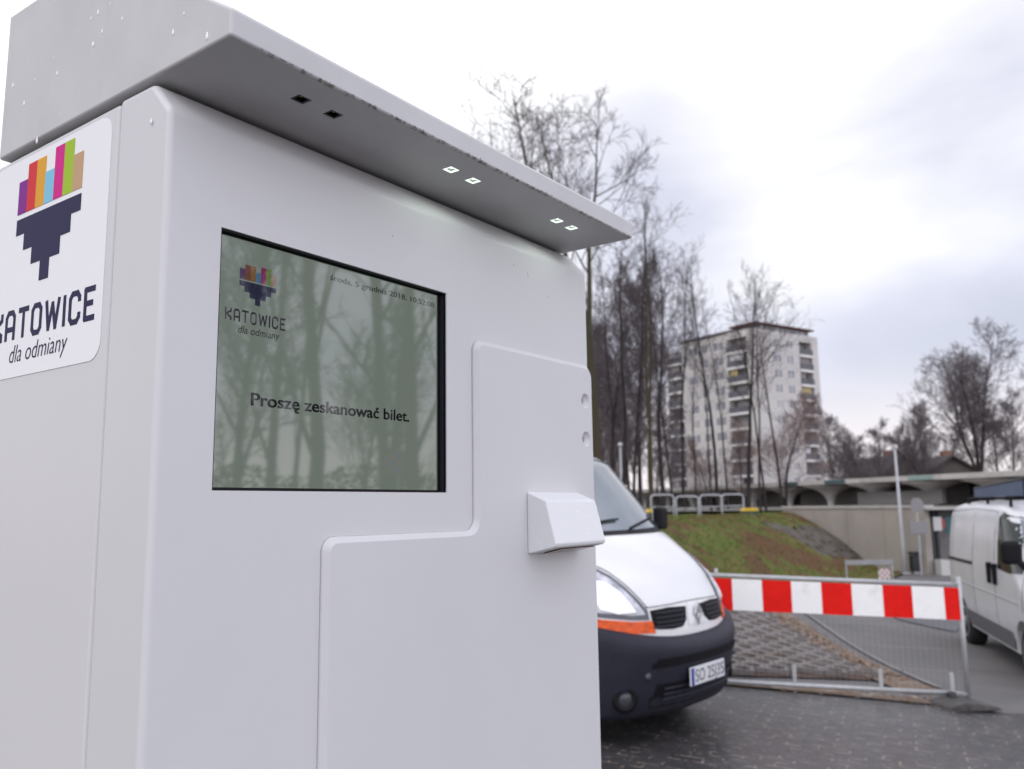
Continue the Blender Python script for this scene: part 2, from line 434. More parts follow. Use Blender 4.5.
# honeycomb grid paving on the slope behind the barrier (real holes over a soil bed)
K0, K1 = G(763, 611), G(884, 681)
L0, L1 = G(640, 608), G(655, 676)
patch('paving_bed', L1, K1, K0, L0, 30, 30, 0.005, mat('brown_bed_soil', (.13, .08, .058), .95, col2=(.06, .04, .03), vscale=8, bump=.5, bscale=30))
def grid_paving():
    ux = dirA; uy = nb; sp, row = 0.23, 0.20
    vs, fs = [], []
    def inside(p):
        # right boundary line K1->K0, near boundary line L1->K1
        c1 = (K0.x-K1.x)*(p.y-K1.y) - (K0.y-K1.y)*(p.x-K1.x)
        c2 = (K1.x-L1.x)*(p.y-L1.y) - (K1.y-L1.y)*(p.x-L1.x)
        return c1 > 0 and c2 > 0.25
    rnd = random.Random(3)
    for j in range(-2, 50):
        for i in range(-20, 22):
            c = K1 + ux * (i * sp + (sp / 2 if j % 2 else 0)) + uy * (j * row)
            if not inside(c) or c.y > L0.y + 1.2: continue
            if mound_s(c.x, c.y) > 0.3: continue
            b = len(vs); zt = 0.045 + rnd.uniform(-.006, .006); tx = rnd.uniform(-.02, .02)
            # outer: rectangle with 8 pts, inner: octagon
            ow, oh = sp / 2 - .003, row / 2 - .003
            outer = [(-ow,-oh),(-ow*.4,-oh),(ow*.4,-oh),(ow,-oh),(ow,oh),(ow*.4,oh),(-ow*.4,oh),(-ow,oh)]
            inner = [(0.086*math.cos(a), 0.084*math.sin(a)) for a in [R(202.5+45*k) for k in range(8)]]
            for ring, zz in ((outer, 0.0), (outer, zt), (inner, zt), (inner, 0.0)):
                for q in ring:
                    w = c + ux * q[0] + uy * q[1]; vs.append((w.x, w.y, H(w.x, w.y) + 0.008 + zz + tx * q[0]))
            for k in range(8):
                k2 = (k + 1) % 8
                for r_ in range(3): fs.append((b+r_*8+k, b+r_*8+k2, b+(r_+1)*8+k2, b+(r_+1)*8+k))
    gm = mat('grid_paving_concrete', (0.235, 0.215, 0.205), 0.9, col2=(0.17, 0.15, 0.14), vscale=4, dirt=(0.15, 0.115, 0.09), dscale=2.0, dlo=0.5, dhi=0.62, damt=0.6, bump=0.4, bscale=60)
    tag(mesh_obj('grid_paving', vs, fs, gm), kind='structure')
grid_paving()
# sandy, leaf strewn shoulder and flush kerb between the grid paving and the road
sh = Vector((K1.x - K0.x, K1.y - K0.y, 0)).normalized(); sn = Vector((-sh.y, sh.x, 0))
if sn.x < 0: sn = -sn
patch('shoulder', K0 - sh*1.0 - sn*.1, K1 + sh*0.5 - sn*.1, K1 + sh*0.5 + sn*0.34, K0 - sh*1.0 + sn*0.42, 40, 6, 0.010, litter_m)
q0, q1 = G(817, 622), G(930, 685)
qd = (q1 - q0).normalized(); qn = Vector((-qd.y, qd.x, 0))
if qn.x < 0: qn = -qn
patch('flush_kerb', q0 - qd*2.0, q1 + qd*.1, q1 + qd*.1 + qn*.07, q0 - qd*2.0 + qn*.07, 60, 1, 0.006, kerb_m)
tar_m = mat('tar_patch', (0.085, 0.082, 0.095), 0.5, var=0.3, vscale=5)
t0, t1, t2, t3 = G(880, 612), G(965, 622), G(955, 632), G(900, 620)
patch('asphalt_repair', t3, t2, t1, t0, 40, 12, 0.004, tar_m)
# grass tufts (stuff)
def grass_tufts():
    rnd = random.Random(8); vs, fs, fm = [], [], []
    for _ in range(30000):
        a = rnd.uniform(-10, 15); s = rnd.uniform(0.0, 3.8) if rnd.random() < .8 else rnd.uniform(3.0, 9)
        p = fp(a, s)
        if 9.4 < a < 14.8 and .6 < s < 2.2 and rnd.random() < .55: continue
        cl = math.sin(p.x*2.1+p.y) + math.sin(p.y*1.7-p.x*.9+2) + math.sin(p.x*5+p.y*3.3)
        dry = cl + rnd.gauss(0, .8) + (.7 if s < 1.5 and a > 5 else -.3) > 0.5
        h = rnd.uniform(.03, .11); z = H(p.x, p.y) + .01
        for k in range(3):
            an = rnd.uniform(0, 6.28); w = .008; dx, dy = math.cos(an), math.sin(an); b = len(vs)
            q = rnd.uniform(.2, .9) * h
            vs += [(p.x-dy*w, p.y+dx*w, z), (p.x+dy*w, p.y-dx*w, z), (p.x+dx*q, p.y+dy*q, z+h*rnd.uniform(.6, 1))]
            fs.append((b, b+1, b+2)); fm.append(1 if dry else 0)
    g1 = mat('grass_blade', (0.11, 0.155, 0.032), 0.8, spec=0.2); g2 = mat('dry_blade', (0.20, 0.115, 0.062), 0.9, spec=0.1)
    tag(mesh_obj('grass', vs, fs, None, None, False, [g1, g2], fm), kind='stuff')
grass_tufts()
def litter():
    rnd = random.Random(21); vs, fs, fm = [], [], []
    def leaf(p, sz, mi):
        b = len(vs); an = rnd.uniform(0, 6.28); dx, dy = math.cos(an)*sz, math.sin(an)*sz; z = p.z + .012
        vs.extend([(p.x-dx, p.y-dy, z), (p.x+dy*.5, p.y-dx*.5, z+rnd.uniform(0, sz*.6)), (p.x+dx, p.y+dy, z+rnd.uniform(0, sz*.4)), (p.x-dy*.5, p.y+dx*.5, z+.002)])
        fs.append((b, b+1, b+2, b+3)); fm.append(mi)
    for _ in range(900):
        x = rnd.uniform(-.6, 6.5); y = rnd.uniform(2.2, 7.4); leaf(Vector((x, y, H(x, y))), rnd.uniform(.005, .014), rnd.choice((0, 1, 1)))
    for _ in range(900):
        t = rnd.random(); p = K0.lerp(K1, t) + sn * rnd.gauss(.08, .16) ; leaf(Vector((p.x, p.y, H(p.x, p.y))), rnd.uniform(.010, .032), rnd.choice((0, 1, 2)))
    for _ in range(700):
        t = rnd.random(); p = B0.lerp(B1, t) + nb * rnd.gauss(.15, .1); leaf(Vector((p.x, p.y, H(p.x, p.y))), rnd.uniform(.012, .035), rnd.choice((0, 1, 2)))
    l1 = mat('pale_leaf', (0.38, 0.30, 0.24), .9); l2 = mat('brown_leaf', (0.20, 0.11, 0.06), .9); l3 = mat('dark_leaf', (0.09, 0.05, 0.03), .9)
    tag(mesh_obj('leaf_litter', vs, fs, None, None, False, [l1, l2, l3], fm), kind='stuff')
litter()

# ------------------------------------------------------------------ retaining wall, terrace, underpass
conc_m = mat('cast_concrete', (0.37, 0.335, 0.295), 0.85, col2=(0.32, 0.29, 0.26), vscale=1.2, dirt=(0.23, 0.21, 0.19), dscale=0.8, dlo=0.52, dhi=0.72, damt=0.5, dstretch=(1.5, 1.5, .5), bump=0.2, bscale=25)
cope_m = mat('coping_concrete', (0.46, 0.44, 0.41), 0.8, var=.2, vscale=2)
w0 = at(783, 520, 28.5); w1 = at(924, 520, 23.6); w0.z = w1.z = 0
wt = 1.34
def wall_run(name, a, b, z0, z1, th, m, label, cat, cope=True):
    d = (b - a); L = d.length; ang = math.atan2(d.y, d.x)
    t = thing(name, label, cat, (a.x, a.y, z0), ang)
    mb = MB().box((0, 0, 0), (L, th, z1 - z0)); mb.build('wall_face', m, t)
    if cope: bevel(MB().box((-.03, -.04, z1 - z0 + .002), (L + .03, th + .04, z1 - z0 + .09)).build('coping', cope_m, t), .01, 2)
    return t
tw = wall_run('retaining_wall', w0, w1, -.5, wt, .35, conc_m, 'long plain beige concrete retaining wall behind the grassy mound', 'wall')
wd = (w1 - w0).normalized(); wn_ = Vector((-wd.y, wd.x, 0))
wall_run('retaining_wall', w0 + wn_*.36 + wd*.02, w0 + wn_*7 - wd*1.2, .4, 1.30, .3, mat('shaded_concrete', (.20,.21,.23), .85, var=.2, vscale=1.5), 'short grey return of the retaining wall beside the yellow bin', 'wall')  # darker than the main wall: the return's shade is put into its concrete colour
tj = MB()
L = (w1 - w0).length
# formwork seams are thin grooves modelled as shallow dark strips on the wall face
for k in range(1, 4):
    tj.box((L*k/4 - .006, -.003, .02), (L*k/4 + .006, .0, wt + .47))
tj.build('joint', mat('joint_dark', (.2, .185, .17), .9), tw)
terr_m = mat('terrace_gravel', (0.16, 0.145, 0.13), 0.95, col2=(0.11, 0.10, 0.08), vscale=.6)
v = [(w0.x - 90, w0.y + 5.5, 1.30), (w0.x - .3, w0.y + .3, 1.30), (w0.x + .1, w0.y+.2, 1.30), (w1.x, w1.y + .2, 1.30), (w1.x + 60, w1.y + .2, 1.30), (900, 1500, 1.3), (-900, 1500, 1.3)]
tag(mesh_obj('terrace', v, [tuple(range(7))], terr_m), kind='structure')

def underpass():
    a = w1 + wd * .02; t = thing('underpass_entrance', 'open underpass doorway with dark posts beside the end of the beige wall', 'entrance', (a.x, a.y, -.45), 0)
    gm = mat('dark_steel_frame', (.03, .032, .036), .5)
    MB().box((.05, .9, 0), (9, 1.1, 1.72)).build('back_wall', mat('underpass_wall', (.30, .29, .28), .8, var=.3, vscale=2), t)
    mb = MB()
    for x in (.06, .22, .34): mb.box((x, .1, 0), (x + .07, .2, 1.72))
    mb.box((.06, .1, 1.55), (.9, .2, 1.72)); mb.build('frame', gm, t)
    bevel(MB().box((0, -.1, 1.74), (9, 1.2, 1.80)).build('lintel', cope_m, t), .01, 2)
    MB().box((.26, .05, 1.18), (.48, .09, 1.55)).build('notice_board', mat('white_board', (.52, .52, .51), .5), t)
    MB().box((.48, .05, 1.25), (.58, .09, 1.50)).build('red_panel', mat('red_board', (.28, .06, .06), .5), t)
    MB().box((.60, .06, 1.10), (.82, .10, 1.55)).build('blue_panel', mat('green_blue_board', (.03, .10, .12), .5), t)
    MB().box((.20, -.3, 0), (.44, .05, .42)).build('white_base', mat('white_board', (.52, .52, .51), .5), t)
    MB().box((.47, -.3, .10), (.64, .05, .42)).build('red_base', mat('dark_red', (.17, .02, .03), .5), t)
underpass()

# ------------------------------------------------------------------ pavilion with long flat canopy roof
def pavilion():
    Lp_, Rp_ = at(600, 500, 98), at(1120, 500, 42)
    Lp_.z = Rp_.z = 0; d = (Rp_ - Lp_); L = d.length; ang = math.atan2(d.y, d.x)
    zr = ztop(473.5, 1015, 50)
    t = thing('pavilion', 'long low pavilion with flat canopy roof on flared concrete columns', 'pavilion', (Lp_.x, Lp_.y, 1.3), ang)
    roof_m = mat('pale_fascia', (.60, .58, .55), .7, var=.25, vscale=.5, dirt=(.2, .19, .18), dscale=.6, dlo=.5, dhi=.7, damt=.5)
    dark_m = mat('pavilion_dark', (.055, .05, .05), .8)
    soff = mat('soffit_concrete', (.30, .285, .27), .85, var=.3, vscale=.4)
    zt = zr - 1.3
    MB().box((0, -2.2, zt - .30), (L, 6.5, zt)).build('roof', roof_m, t)
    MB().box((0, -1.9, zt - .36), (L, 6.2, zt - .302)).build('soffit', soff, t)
    wallb = MB(); x = 0; rnd = random.Random(4)
    MB().box((0, 3.4, -.4), (L, 3.7, zt - .37)).build('wall', mat('pavilion_wall', (.42, .40, .385), .85, col2=(.26, .25, .24), vscale=.25), t)
    # columns
    n = int(L / 4.6); cm = mat('column_concrete', (.88, .86, .83), .85, var=.25, vscale=1.0)
    for i in range(n + 1):
        x = L - 1.8 - i * 4.6
        if x < 1: continue
        H_ = zt - .37; prof = [(.24, -.3), (.24, H_ - 1.25), (.30, H_ - .95), (.48, H_ - .62), (.85, H_ - .33), (1.45, H_ - .12), (1.95, H_ - .02)]
        MB().lathe(prof, 12, (x, -.4, 0)).build('column', cm, t, True)
    for x0, x1 in ((.30, .345), (.66, .70), (.48, .52), (.82, .86)):
        MB().box((L*x0, 3.30, 0.1), (L*x1, 3.39, 1.7)).build('opening', dark_m, t)
    for a, b in ((809, 823), (851, 872), (937, 962)):
        # panels on the fascia
        def loc(px):
            dr = ray(px, 480); # intersect with facade line in plan
            s_ = (Lp_.x * dr.y - Lp_.y * dr.x) / (d.y * dr.x - d.x * dr.y); return s_ * L
        xa, xb = loc(a), loc(b)
        MB().box((xa, -2.23, zt - .27), (xb, -2.203, zt - .03)).build('fascia_panel', mat('teal_panel', (.05, .10, .11) if a < 900 else (.22, .36, .33), .5) if a < 900 else mat('pale_teal_panel', (.26, .38, .35), .6), t)
    xs0 = L * .72
    MB().box((xs0, -1.2, .1), (xs0 + 7, -.9, .9)).build('parapet', mat('parapet_grey', (.22, .21, .21), .8), t)
    # windows in the right part
    gl = mat('window_glass_dark', (.03, .035, .05), .15)
    for k in range(6):
        xx = L * .80 + k * 2.2
        f = MB().box((xx, 3.28, .5), (xx + 1.7, 3.38, 1.9)).build('window', mat('window_frame_grey', (.35, .35, .36), .6), t)
        MB().box((xx + .1, 3.25, .6), (xx + 1.6, 3.279, 1.8)).build('pane', gl, f)
pavilion()

# ------------------------------------------------------------------ tower block
def tower():
    cY = 132.0
    C = at(761, 503, cY); A = at(672, 503, 148.0); B = at(820.5, 503, 142.0)
    for q in (C, A, B): q.z = 0
    ex = (C - A).normalized(); Lw = (C - A).length          # left face runs A -> C
    ey = Vector((-ex.y, ex.x, 0)); Rw = (B - C).length        # right face runs C -> B roughly along ey
    ang = math.atan2(ex.y, ex.x)
    z0 = 1.0; zt = ztop(327.5, 756, cY); N = 11; fh = (zt - 1.0 - z0) / N
    t = thing('apartment_tower', 'eleven storey concrete apartment tower with balconies seen through the bare trees', 'building', (A.x, A.y, z0), ang)
    Hh = zt - z0
    wm = mat('prefab_panel', (.58, .56, .54), .85, col2=(.50, .48, .465), vscale=.12, dirt=(.40, .385, .37), dscale=.3, dlo=.5, dhi=.7, damt=.45, dstretch=(1, 1, .3))
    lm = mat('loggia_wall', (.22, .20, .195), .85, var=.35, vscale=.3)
    # local x: 0..Lw on the left face (y=0 towards camera), right face at x=Lw, y 0..Rw
    lw = Lw / 89.0                         # metres per photo pixel on the left face (approx)
    a0, a1 = 0.0, 17.5 * lw               # left loggia column
    b0, b1 = 64.5 * lw, 83.5 * lw           # loggia column beside the corner
    rl0, rl1 = Rw * .70, Rw * .90          # loggia column on the right face
    dep = 1.3
    mb = MB()
    mb.box((a1, 0, 0), (b0, Rw, Hh)); mb.box((b1, .0, 0), (Lw, rl0, Hh))
    mb.box((b0 + .001, dep, 0), (b1 - .001, rl0, Hh)); mb.box((a0, dep, 0), (a1 - .001, Rw, Hh - .9))
    mb.box((b0 + .001, rl0 + .001, 0), (Lw - dep, Rw, Hh)); mb.box((Lw - dep + .001, rl1, 0), (Lw, Rw, Hh))
    mb.box((b0 + .001, 0.02, Hh - 1.1), (b1 - .001, dep, Hh)); mb.box((Lw - dep + .001, rl0 + .001, Hh - 1.1), (Lw - .02, rl1 - .001, Hh))
    mb.box((a0, 0.02, 0), (.35, dep, Hh - .9))
    mb.build('wall', wm, t)
    # back faces of the loggias in a darker tone
    slab_m = mat('balcony_slab', (.74, .73, .71), .8); par_m = mat('balcony_parapet', (.13, .13, .15), .8, var=.3, vscale=.5)
    par2_m = mat('balcony_parapet_warm', (.22, .20, .19), .8); yel = mat('yellow_blind', (.42, .34, .16), .8); wht = mat('white_blind', (.6, .6, .62), .7)
    gl = mat('tower_window_glass', (.24, .24, .26), .15); fr = mat('white_window_frame', (.70, .70, .70), .6); gl2 = mat('curtained_glass', (.36, .35, .35), .25)
    rnd = random.Random(5)
    def bal(x0, x1, i, face, extra=None, hasslab=True):
        zb = i * fh
        def bx(mb_, u0, v0, w0_, u1, v1, w1_):
            if face == 'L': mb_.box((u0, v0, w0_), (u1, v1, w1_))
            else: mb_.box((Lw - v1, u0, w0_), (Lw - v0, u1, w1_))
        m1 = MB(); bx(m1, x0, -.25, zb - .2, x1, dep - .01, zb + .16); s_ = m1.build('balcony', slab_m, t)
        m2 = MB(); bx(m2, x0 + .04, -.22, zb + .16, x1 - .04, -.12, zb + 1.12); m2.build('parapet', par2_m if rnd.random() < .05 else par_m, s_)
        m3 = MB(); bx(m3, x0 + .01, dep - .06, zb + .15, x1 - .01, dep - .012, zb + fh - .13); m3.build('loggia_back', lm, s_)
        m4 = MB(); w_ = (x1 - x0)
        bx(m4, x0 + w_*.15, dep - .12, zb + .5, x0 + w_*.85, dep - .065, zb + fh - .35); m4.build('balcony_window', gl2 if rnd.random() < .4 else gl, s_)
        if extra or rnd.random() < .25:
            m5 = MB(); bx(m5, x0 + w_*.1, .1, zb + 1.2, x0 + w_*(.45 if rnd.random() < .5 else .8), .2, zb + fh - .25); m5.build('sun_blind', extra or (wht if rnd.random() < .7 else par2_m), s_)
    for i in range(N - 0):
        bal(.36, a1, i, 'L') if i < N - 0 and i * fh < Hh - 3 else None
        bal(b0, b1, i, 'L', yel if i == N - 3 else None)
        bal(rl0, rl1, i, 'R', yel if i == N - 4 else None)
    def win(u, w, i, face, tall=1.5):
        zb = i * fh + .85
        def bx(mb_, u0, v0, w0_, u1, v1, w1_):
            if face == 'L': mb_.box((u0, -v1, w0_), (u1, -v0, w1_))
            else: mb_.box((Lw + v0, u0, w0_), (Lw + v1, u1, w1_))
        m1 = MB(); bx(m1, u - w/2, -.05, zb, u + w/2, .03, zb + tall); f_ = m1.build('window', fr, t)
        m2 = MB(); bx(m2, u - w/2 + .1, .0, zb + .1, u - .05, .035, zb + tall - .1); bx(m2, u + .05, .0, zb + .1, u + w/2 - .1, .035, zb + tall - .1)
        m2.build('pane', gl2 if rnd.random() < .45 else gl, f_)
    for i in range(N):
        for px, w in ((29.5, 2.2), (42, 1.6), (56, 2.4)): win(px * lw, w, i, 'L')
        win(Rw * .36, 1.9, i, 'R'); win(Rw * .55, 1.9, i, 'R')
    # horizontal panel seams
    sm = MB()
    for i in range(1, N):
        z = i * fh - .05
        sm.box((a1, -.012, z), (b0 - .01, 0, z + .05)); sm.box((Lw, 0.02, z), (Lw + .012, rl0 - .01, z + .05))
    sm.build('panel_seam', mat('seam', (.29, .28, .275), .9), t)
    # roof deck with red edged overhanging roof over a dark attic band
    rm = mat('roof_edge_dark', (.06, .055, .06), .7); red = mat('roof_edge_red', (.12, .045, .045), .7)
    MB().box((a1 + 1.5, 2.2, Hh + .02), (Lw - 1.0, Rw - 1.0, Hh + 1.0)).build('attic', mat('attic_grey', (.16, .155, .16), .7), t)
    MB().box((a1 - .2, -.3, Hh + .001), (b0, 2.1, Hh + .30)).build('parapet_cap', rm, t)
    MB().box((b0 - .5, 1.2, Hh + 1.02), (Lw - .2, Rw - .4, Hh + 1.26)).build('roof', red, t)
    mq = MB()
    for k in range(9): mq.box((Lw - .95, 3.0 + k * (Rw - 5) / 9, Hh + .15), (Lw - .85, 3.0 + k * (Rw - 5) / 9 + 1.0, Hh + .9))
    mq.build('attic_window', gl, t)
tower()

# ------------------------------------------------------------------ houses beyond the pavilion
def house(px0, px1, Y, ridge_py, eave_py, rot, wallc, roofc, label, windows=True):
    p = at((px0 + px1) / 2, 500, Y); w = (px1 - px0) / F_PX * Y; ze = ztop(eave_py, (px0+px1)/2, Y); zr = ztop(ridge_py, (px0+px1)/2, Y)
    t = thing('gabled_house', label, 'house', (p.x, p.y, 1.3), rot)
    ze -= 1.3; zr -= 1.3; D = 9
    MB().prism([(-w/2, 0), (w/2, 0), (w/2, ze), (0, zr - .1), (-w/2, ze)], 'y', 0, D).build('wall', wallc, t)
    rf = MB()
    for s in (-1, 1):
        rf.prism([(s*(w/2 + .5), ze - .35), (0, zr), (0, zr + .25), (s*(w/2 + .5), ze - .1)], 'y', -.5, D + .5)
    r_ = rf.build('roof', roofc, t)
    MB().box((w*.12, 4, (ze+zr)/2), (w*.12 + .9, 4.9, zr + .9)).build('chimney', mat('chimney_brick', (.20, .10, .08), .9), r_)
    gl = mat('tower_glass', (.05, .055, .07), .12); fr = mat('white_window_frame', (.62, .62, .62), .6)
    for sx_ in (-.25, .25):
        f_ = MB().box((w*sx_ - .6, -.05, ze - 2.2), (w*sx_ + .6, -.005, ze - .8)).build('window', fr, t)
        MB().box((w*sx_ - .5, -.07, ze - 2.1), (w*sx_ + .5, -.051, ze - .9)).build('pane', gl, f_)
slate = mat('dark_roof_tiles', (.055, .048, .048), .8, var=.3, vscale=.6); dkwall = mat('dark_render', (.10, .088, .08), .9, var=.3, vscale=.5)
brick = mat('brown_brick', (.17, .115, .09), .9, var=.3, vscale=.7)
house(885, 925, 96, 456, 474, .1, dkwall, slate, 'dark gabled house far behind the lamp post, left of the other two')
house(925, 985, 90, 457, 476, -.1, dkwall, slate, 'wide dark roofed house with a low gable behind the pavilion roof')

# ------------------------------------------------------------------ trees
bark_m = mat('mossy_bark', (.075, .062, .048), .95, spec=.1, col2=(.062, .058, .030), vscale=1.5, stretch=(1, 1, .25), bump=.8, bscale=20)
bark_dark = mat('dark_bark', (.050, .042, .042), .95, spec=.1, var=.4, vscale=2, stretch=(1, 1, .3), bump=.6, bscale=20)
twig_m = mat('bare_twigs', (.075, .063, .066), .95, spec=.1)
twig_pink = mat('reddish_twigs', (.23, .17, .16), .95, spec=.1)
twig_far = mat('purple_brown_twigs', (.125, .107, .112), .95, spec=.1)

def grow(rnd, height, r_base, crown_start, spread, n1, levels, density=1.0, lean=(0, 0), fork=None, up=.55, twig_r=.006, len1=.42):
    tr, cr_ = MB(), MB()
    def stem(p, d, length, r0_, r1_, segs, wob, sides, target, sag=0.0):
        pts, rads = [Vector(p)], [r0_]; dd = d.normalized()
        for i in range(segs):
            dd = (dd + Vector((rnd.gauss(0, wob), rnd.gauss(0, wob), rnd.gauss(0, wob * .6) + sag))).normalized()
            pts.append(pts[-1] + dd * (length / segs)); rads.append(r0_ + (r1_ - r0_) * ((i + 1) / segs) ** .9)
        target.tube(pts, rads, sides, cap=False)
        return pts, rads
    def side_dir(t, ang):
        u = t.orthogonal().normalized(); w = t.cross(u); a = rnd.uniform(0, 2 * math.pi)
        return (t * math.cos(ang) + (u * math.cos(a) + w * math.sin(a)) * math.sin(ang)).normalized()
    def sub(pts, rads, level, length):
        if level > levels: return
        nb_ = {2: 6, 3: 5, 4: 4, 5: 3}.get(level, 4)
        nb_ = max(2, int(nb_ * density + rnd.random()))
        for k in range(nb_):
            f = .18 + .8 * (k + rnd.random()) / nb_
            i = min(int(f * (len(pts) - 1)), len(pts) - 2); ff = f * (len(pts) - 1) - i
            p = pts[i].lerp(pts[i + 1], min(ff, 1)); r_ = max(rads[i] * .62, twig_r)
            t = (pts[i + 1] - pts[i]).normalized()
            d = side_dir(t, rnd.uniform(.5, 1.0)); d.z += up * .18; d.normalize()
            l_ = length * rnd.uniform(.42, .74) * (1.1 - .45 * f)
            if l_ < .12: continue
            segs = 4 if level <= 3 else 3
            q, rq = stem(p, d, l_, r_, max(twig_r * .7, r_ * .3), segs, .085, 4 if level == 2 else 3, cr_, .03)
            sub(q, rq, level + 1, l_)
    def main(p, d, h, r0_, cs, n):
        pts, rads = stem(p, d, h, r0_, r0_ * .16, 12, .045, 9, tr, .03)
        for k in range(n):
            f = cs + (1 - cs) * (k + rnd.random()) / n; f = min(f, .985)
            i = min(int(f * 12), 11); q = pts[i].lerp(pts[i + 1], f * 12 - i)
            t = (pts[i + 1] - pts[i]).normalized()
            d1 = side_dir(t, rnd.uniform(.5, spread)); d1.z += up * .35; d1.normalize()
            l_ = h * len1 * rnd.uniform(.6, 1.05) * (1 - .72 * ((f - cs) / (1 - cs)) ** 1.3) * (.55 + .45 * min(1, (f - cs) * 5 + .3))
            r_ = max(rads[i] * rnd.uniform(.32, .5), twig_r * 1.5)
            b, rb = stem(q, d1, l_, r_, max(r_ * .2, twig_r), 7, .075, 5, cr_, .05)
            sub(b, rb, 2, l_)
        return pts, rads
    d0 = Vector((lean[0], lean[1], 1)).normalized()
    if fork:
        pts, rads = stem((0, 0, -.1), d0, height * fork[0], r_base, r_base * .8, 5, .03, 10, tr)
        for (fx, fy, fs) in fork[1]:
            main(pts[-1] - (pts[-1] - pts[-2]) * .15, Vector((fx, fy, 1)), height * (1 - fork[0]) * fs, r_base * .62, crown_start, n1)
    else:
        main(Vector((0, 0, -.1)), d0, height, r_base, crown_start, n1)
    return tr, cr_
def polish(body, m, parent, name, O, width, cap, bold=()):
    base = body.translate(str.maketrans('ęśćąż', 'escaz'))
    def ext(b):
        cu = bpy.data.curves.new('t', 'FONT'); cu.body = b; cu.size = 1
        o = bpy.data.objects.new('t', cu); COL.objects.link(o); me = evaluated(o)
        xs_ = [v.co.x for v in me.vertices] or [0]; ys_ = [v.co.y for v in me.vertices] or [0]
        r_ = (min(xs_), max(xs_), min(ys_), max(ys_)); bpy.data.objects.remove(o); bpy.data.curves.remove(cu); bpy.data.meshes.remove(me); return r_
    e = ext(base); k = width / (e[1] - e[0]); kz = cap / ext('H')[3]; xh = ext('x')[3]
    o = text_fit(base, m, parent, name, O, (1, 0, 0), (0, 0, 1), width, cap)
    bmm = bmesh.new(); bmm.from_mesh(o.data)
    for i, ch in enumerate(body):
        if ch == base[i]: continue
        x1 = ext(base[:i + 1])[1]; w = ext(base[i])[1] - ext(base[i])[0]; x0 = x1 - w; xc = (x0 + x1) / 2
        if ch == 'ę': poly = [(x1 - .24, .0), (x1 - .12, .02), (x1 - .17, -.09), (x1 - .14, -.14), (x1 - .03, -.13), (x1 - .03, -.19), (x1 - .16, -.21), (x1 - .25, -.14)]
        else: poly = [(xc - .03, xh + .06), (xc + .05, xh + .06), (xc + .17, xh + .22), (xc + .04, xh + .22)]
        vs = [bmm.verts.new((O[0] + (p[0] - e[0]) * k, O[1], O[2] + p[1] * kz)) for p in poly]; bmm.faces.new(vs)
    src = bmm.faces[:]
    for k_, (dx_, dz_) in enumerate(bold):
        g_ = bmesh.ops.duplicate(bmm, geom=src)
        for v_ in {v for f in g_['geom'] if isinstance(f, bmesh.types.BMFace) for v in f.verts}: v_.co += Vector((dx_, -.00003 * (k_ + 1), dz_))
    bmm.to_mesh(o.data); bmm.free(); return o
_protos = {}
def proto(key, **kw):
    if key not in _protos:
        rnd = random.Random(kw.pop('seed', 1)); tr, cr_ = grow(rnd, **kw)
        a = bpy.data.meshes.new('trunk'); a.from_pydata([tuple(v) for v in tr.v], [], tr.f); a.polygons.foreach_set('use_smooth', [True]*len(a.polygons))
        b = bpy.data.meshes.new('crown'); b.from_pydata([tuple(v) for v in cr_.v], [], cr_.f)
        _protos[key] = (a, b, {})
    return _protos[key]
def tree(key, loc, label, rz=0.0, s=1.0, bark=None, twig=None, group=None, name='bare_tree', sxy=None):
    a, b, cache = _protos[key]
    ck = (bark.name, twig.name)
    if ck not in cache:
        a2, b2 = a.copy(), b.copy(); a2.materials.append(bark); b2.materials.append(twig); cache[ck] = (a2, b2)
    a2, b2 = cache[ck]
    t = thing(name, label, 'tree', loc, rz, group); t.scale = (sxy or s, sxy or s, s)
    for nm, me in (('trunk', a2), ('crown', b2)):
        o = bpy.data.objects.new(nm, me); COL.objects.link(o); o.parent = t
    return t
proto('tall_a', seed=11, height=10, r_base=.105, crown_start=.42, spread=1.15, n1=12, levels=4, density=.85, len1=.34, twig_r=.0042)
proto('tall_b', seed=23, height=10, r_base=.070, crown_start=.40, spread=1.0, n1=13, levels=4, density=.75, len1=.22, twig_r=.0042)
proto('tall_c', seed=37, height=10, r_base=.080, crown_start=.42, spread=1.05, n1=13, levels=4, density=.8, len1=.33, twig_r=.0050)
proto('forked', seed=5, height=10, r_base=.150, crown_start=.22, spread=1.1, n1=11, levels=4, density=.95, len1=.60, fork=(.44, [(.20, .05, 1.0), (-.34, .1, .92)]), twig_r=.0052)
proto('double', seed=9, height=10, r_base=.13, crown_start=.36, spread=1.1, n1=10, levels=4, density=.85, len1=.34, fork=(.06, [(.03, .05, 1.0), (-.07, -.04, .95)]), twig_r=.0042)
proto('spreading', seed=42, height=10, r_base=.20, crown_start=.12, spread=1.15, n1=18, levels=5, density=.95, len1=.56, fork=(.15, [(.36, 0, .85), (-.36, .1, .85), (.02, -.2, 1.05), (.1, .3, .95)]), up=.9, twig_r=.007)
proto('bushy', seed=77, height=10, r_base=.12, crown_start=.10, spread=1.2, n1=27, levels=4, density=1.1, len1=.46, up=.9, twig_r=.010)
proto('bushy_b', seed=78, height=10, r_base=.12, crown_start=.14, spread=1.1, n1=26, levels=4, density=1.05, len1=.42, up=1.0, twig_r=.010)
proto('park', seed=15, height=10, r_base=.125, crown_start=.22, spread=.9, n1=9, levels=3, density=.75, len1=.42, twig_r=.007)
proto('park_fork', seed=16, height=10, r_base=.16, crown_start=.12, spread=.8, n1=6, levels=3, density=.75, len1=.42, fork=(.14, [(.20, .05, 1.0), (-.16, .1, .95), (.03, -.15, 1.0)]), twig_r=.007)

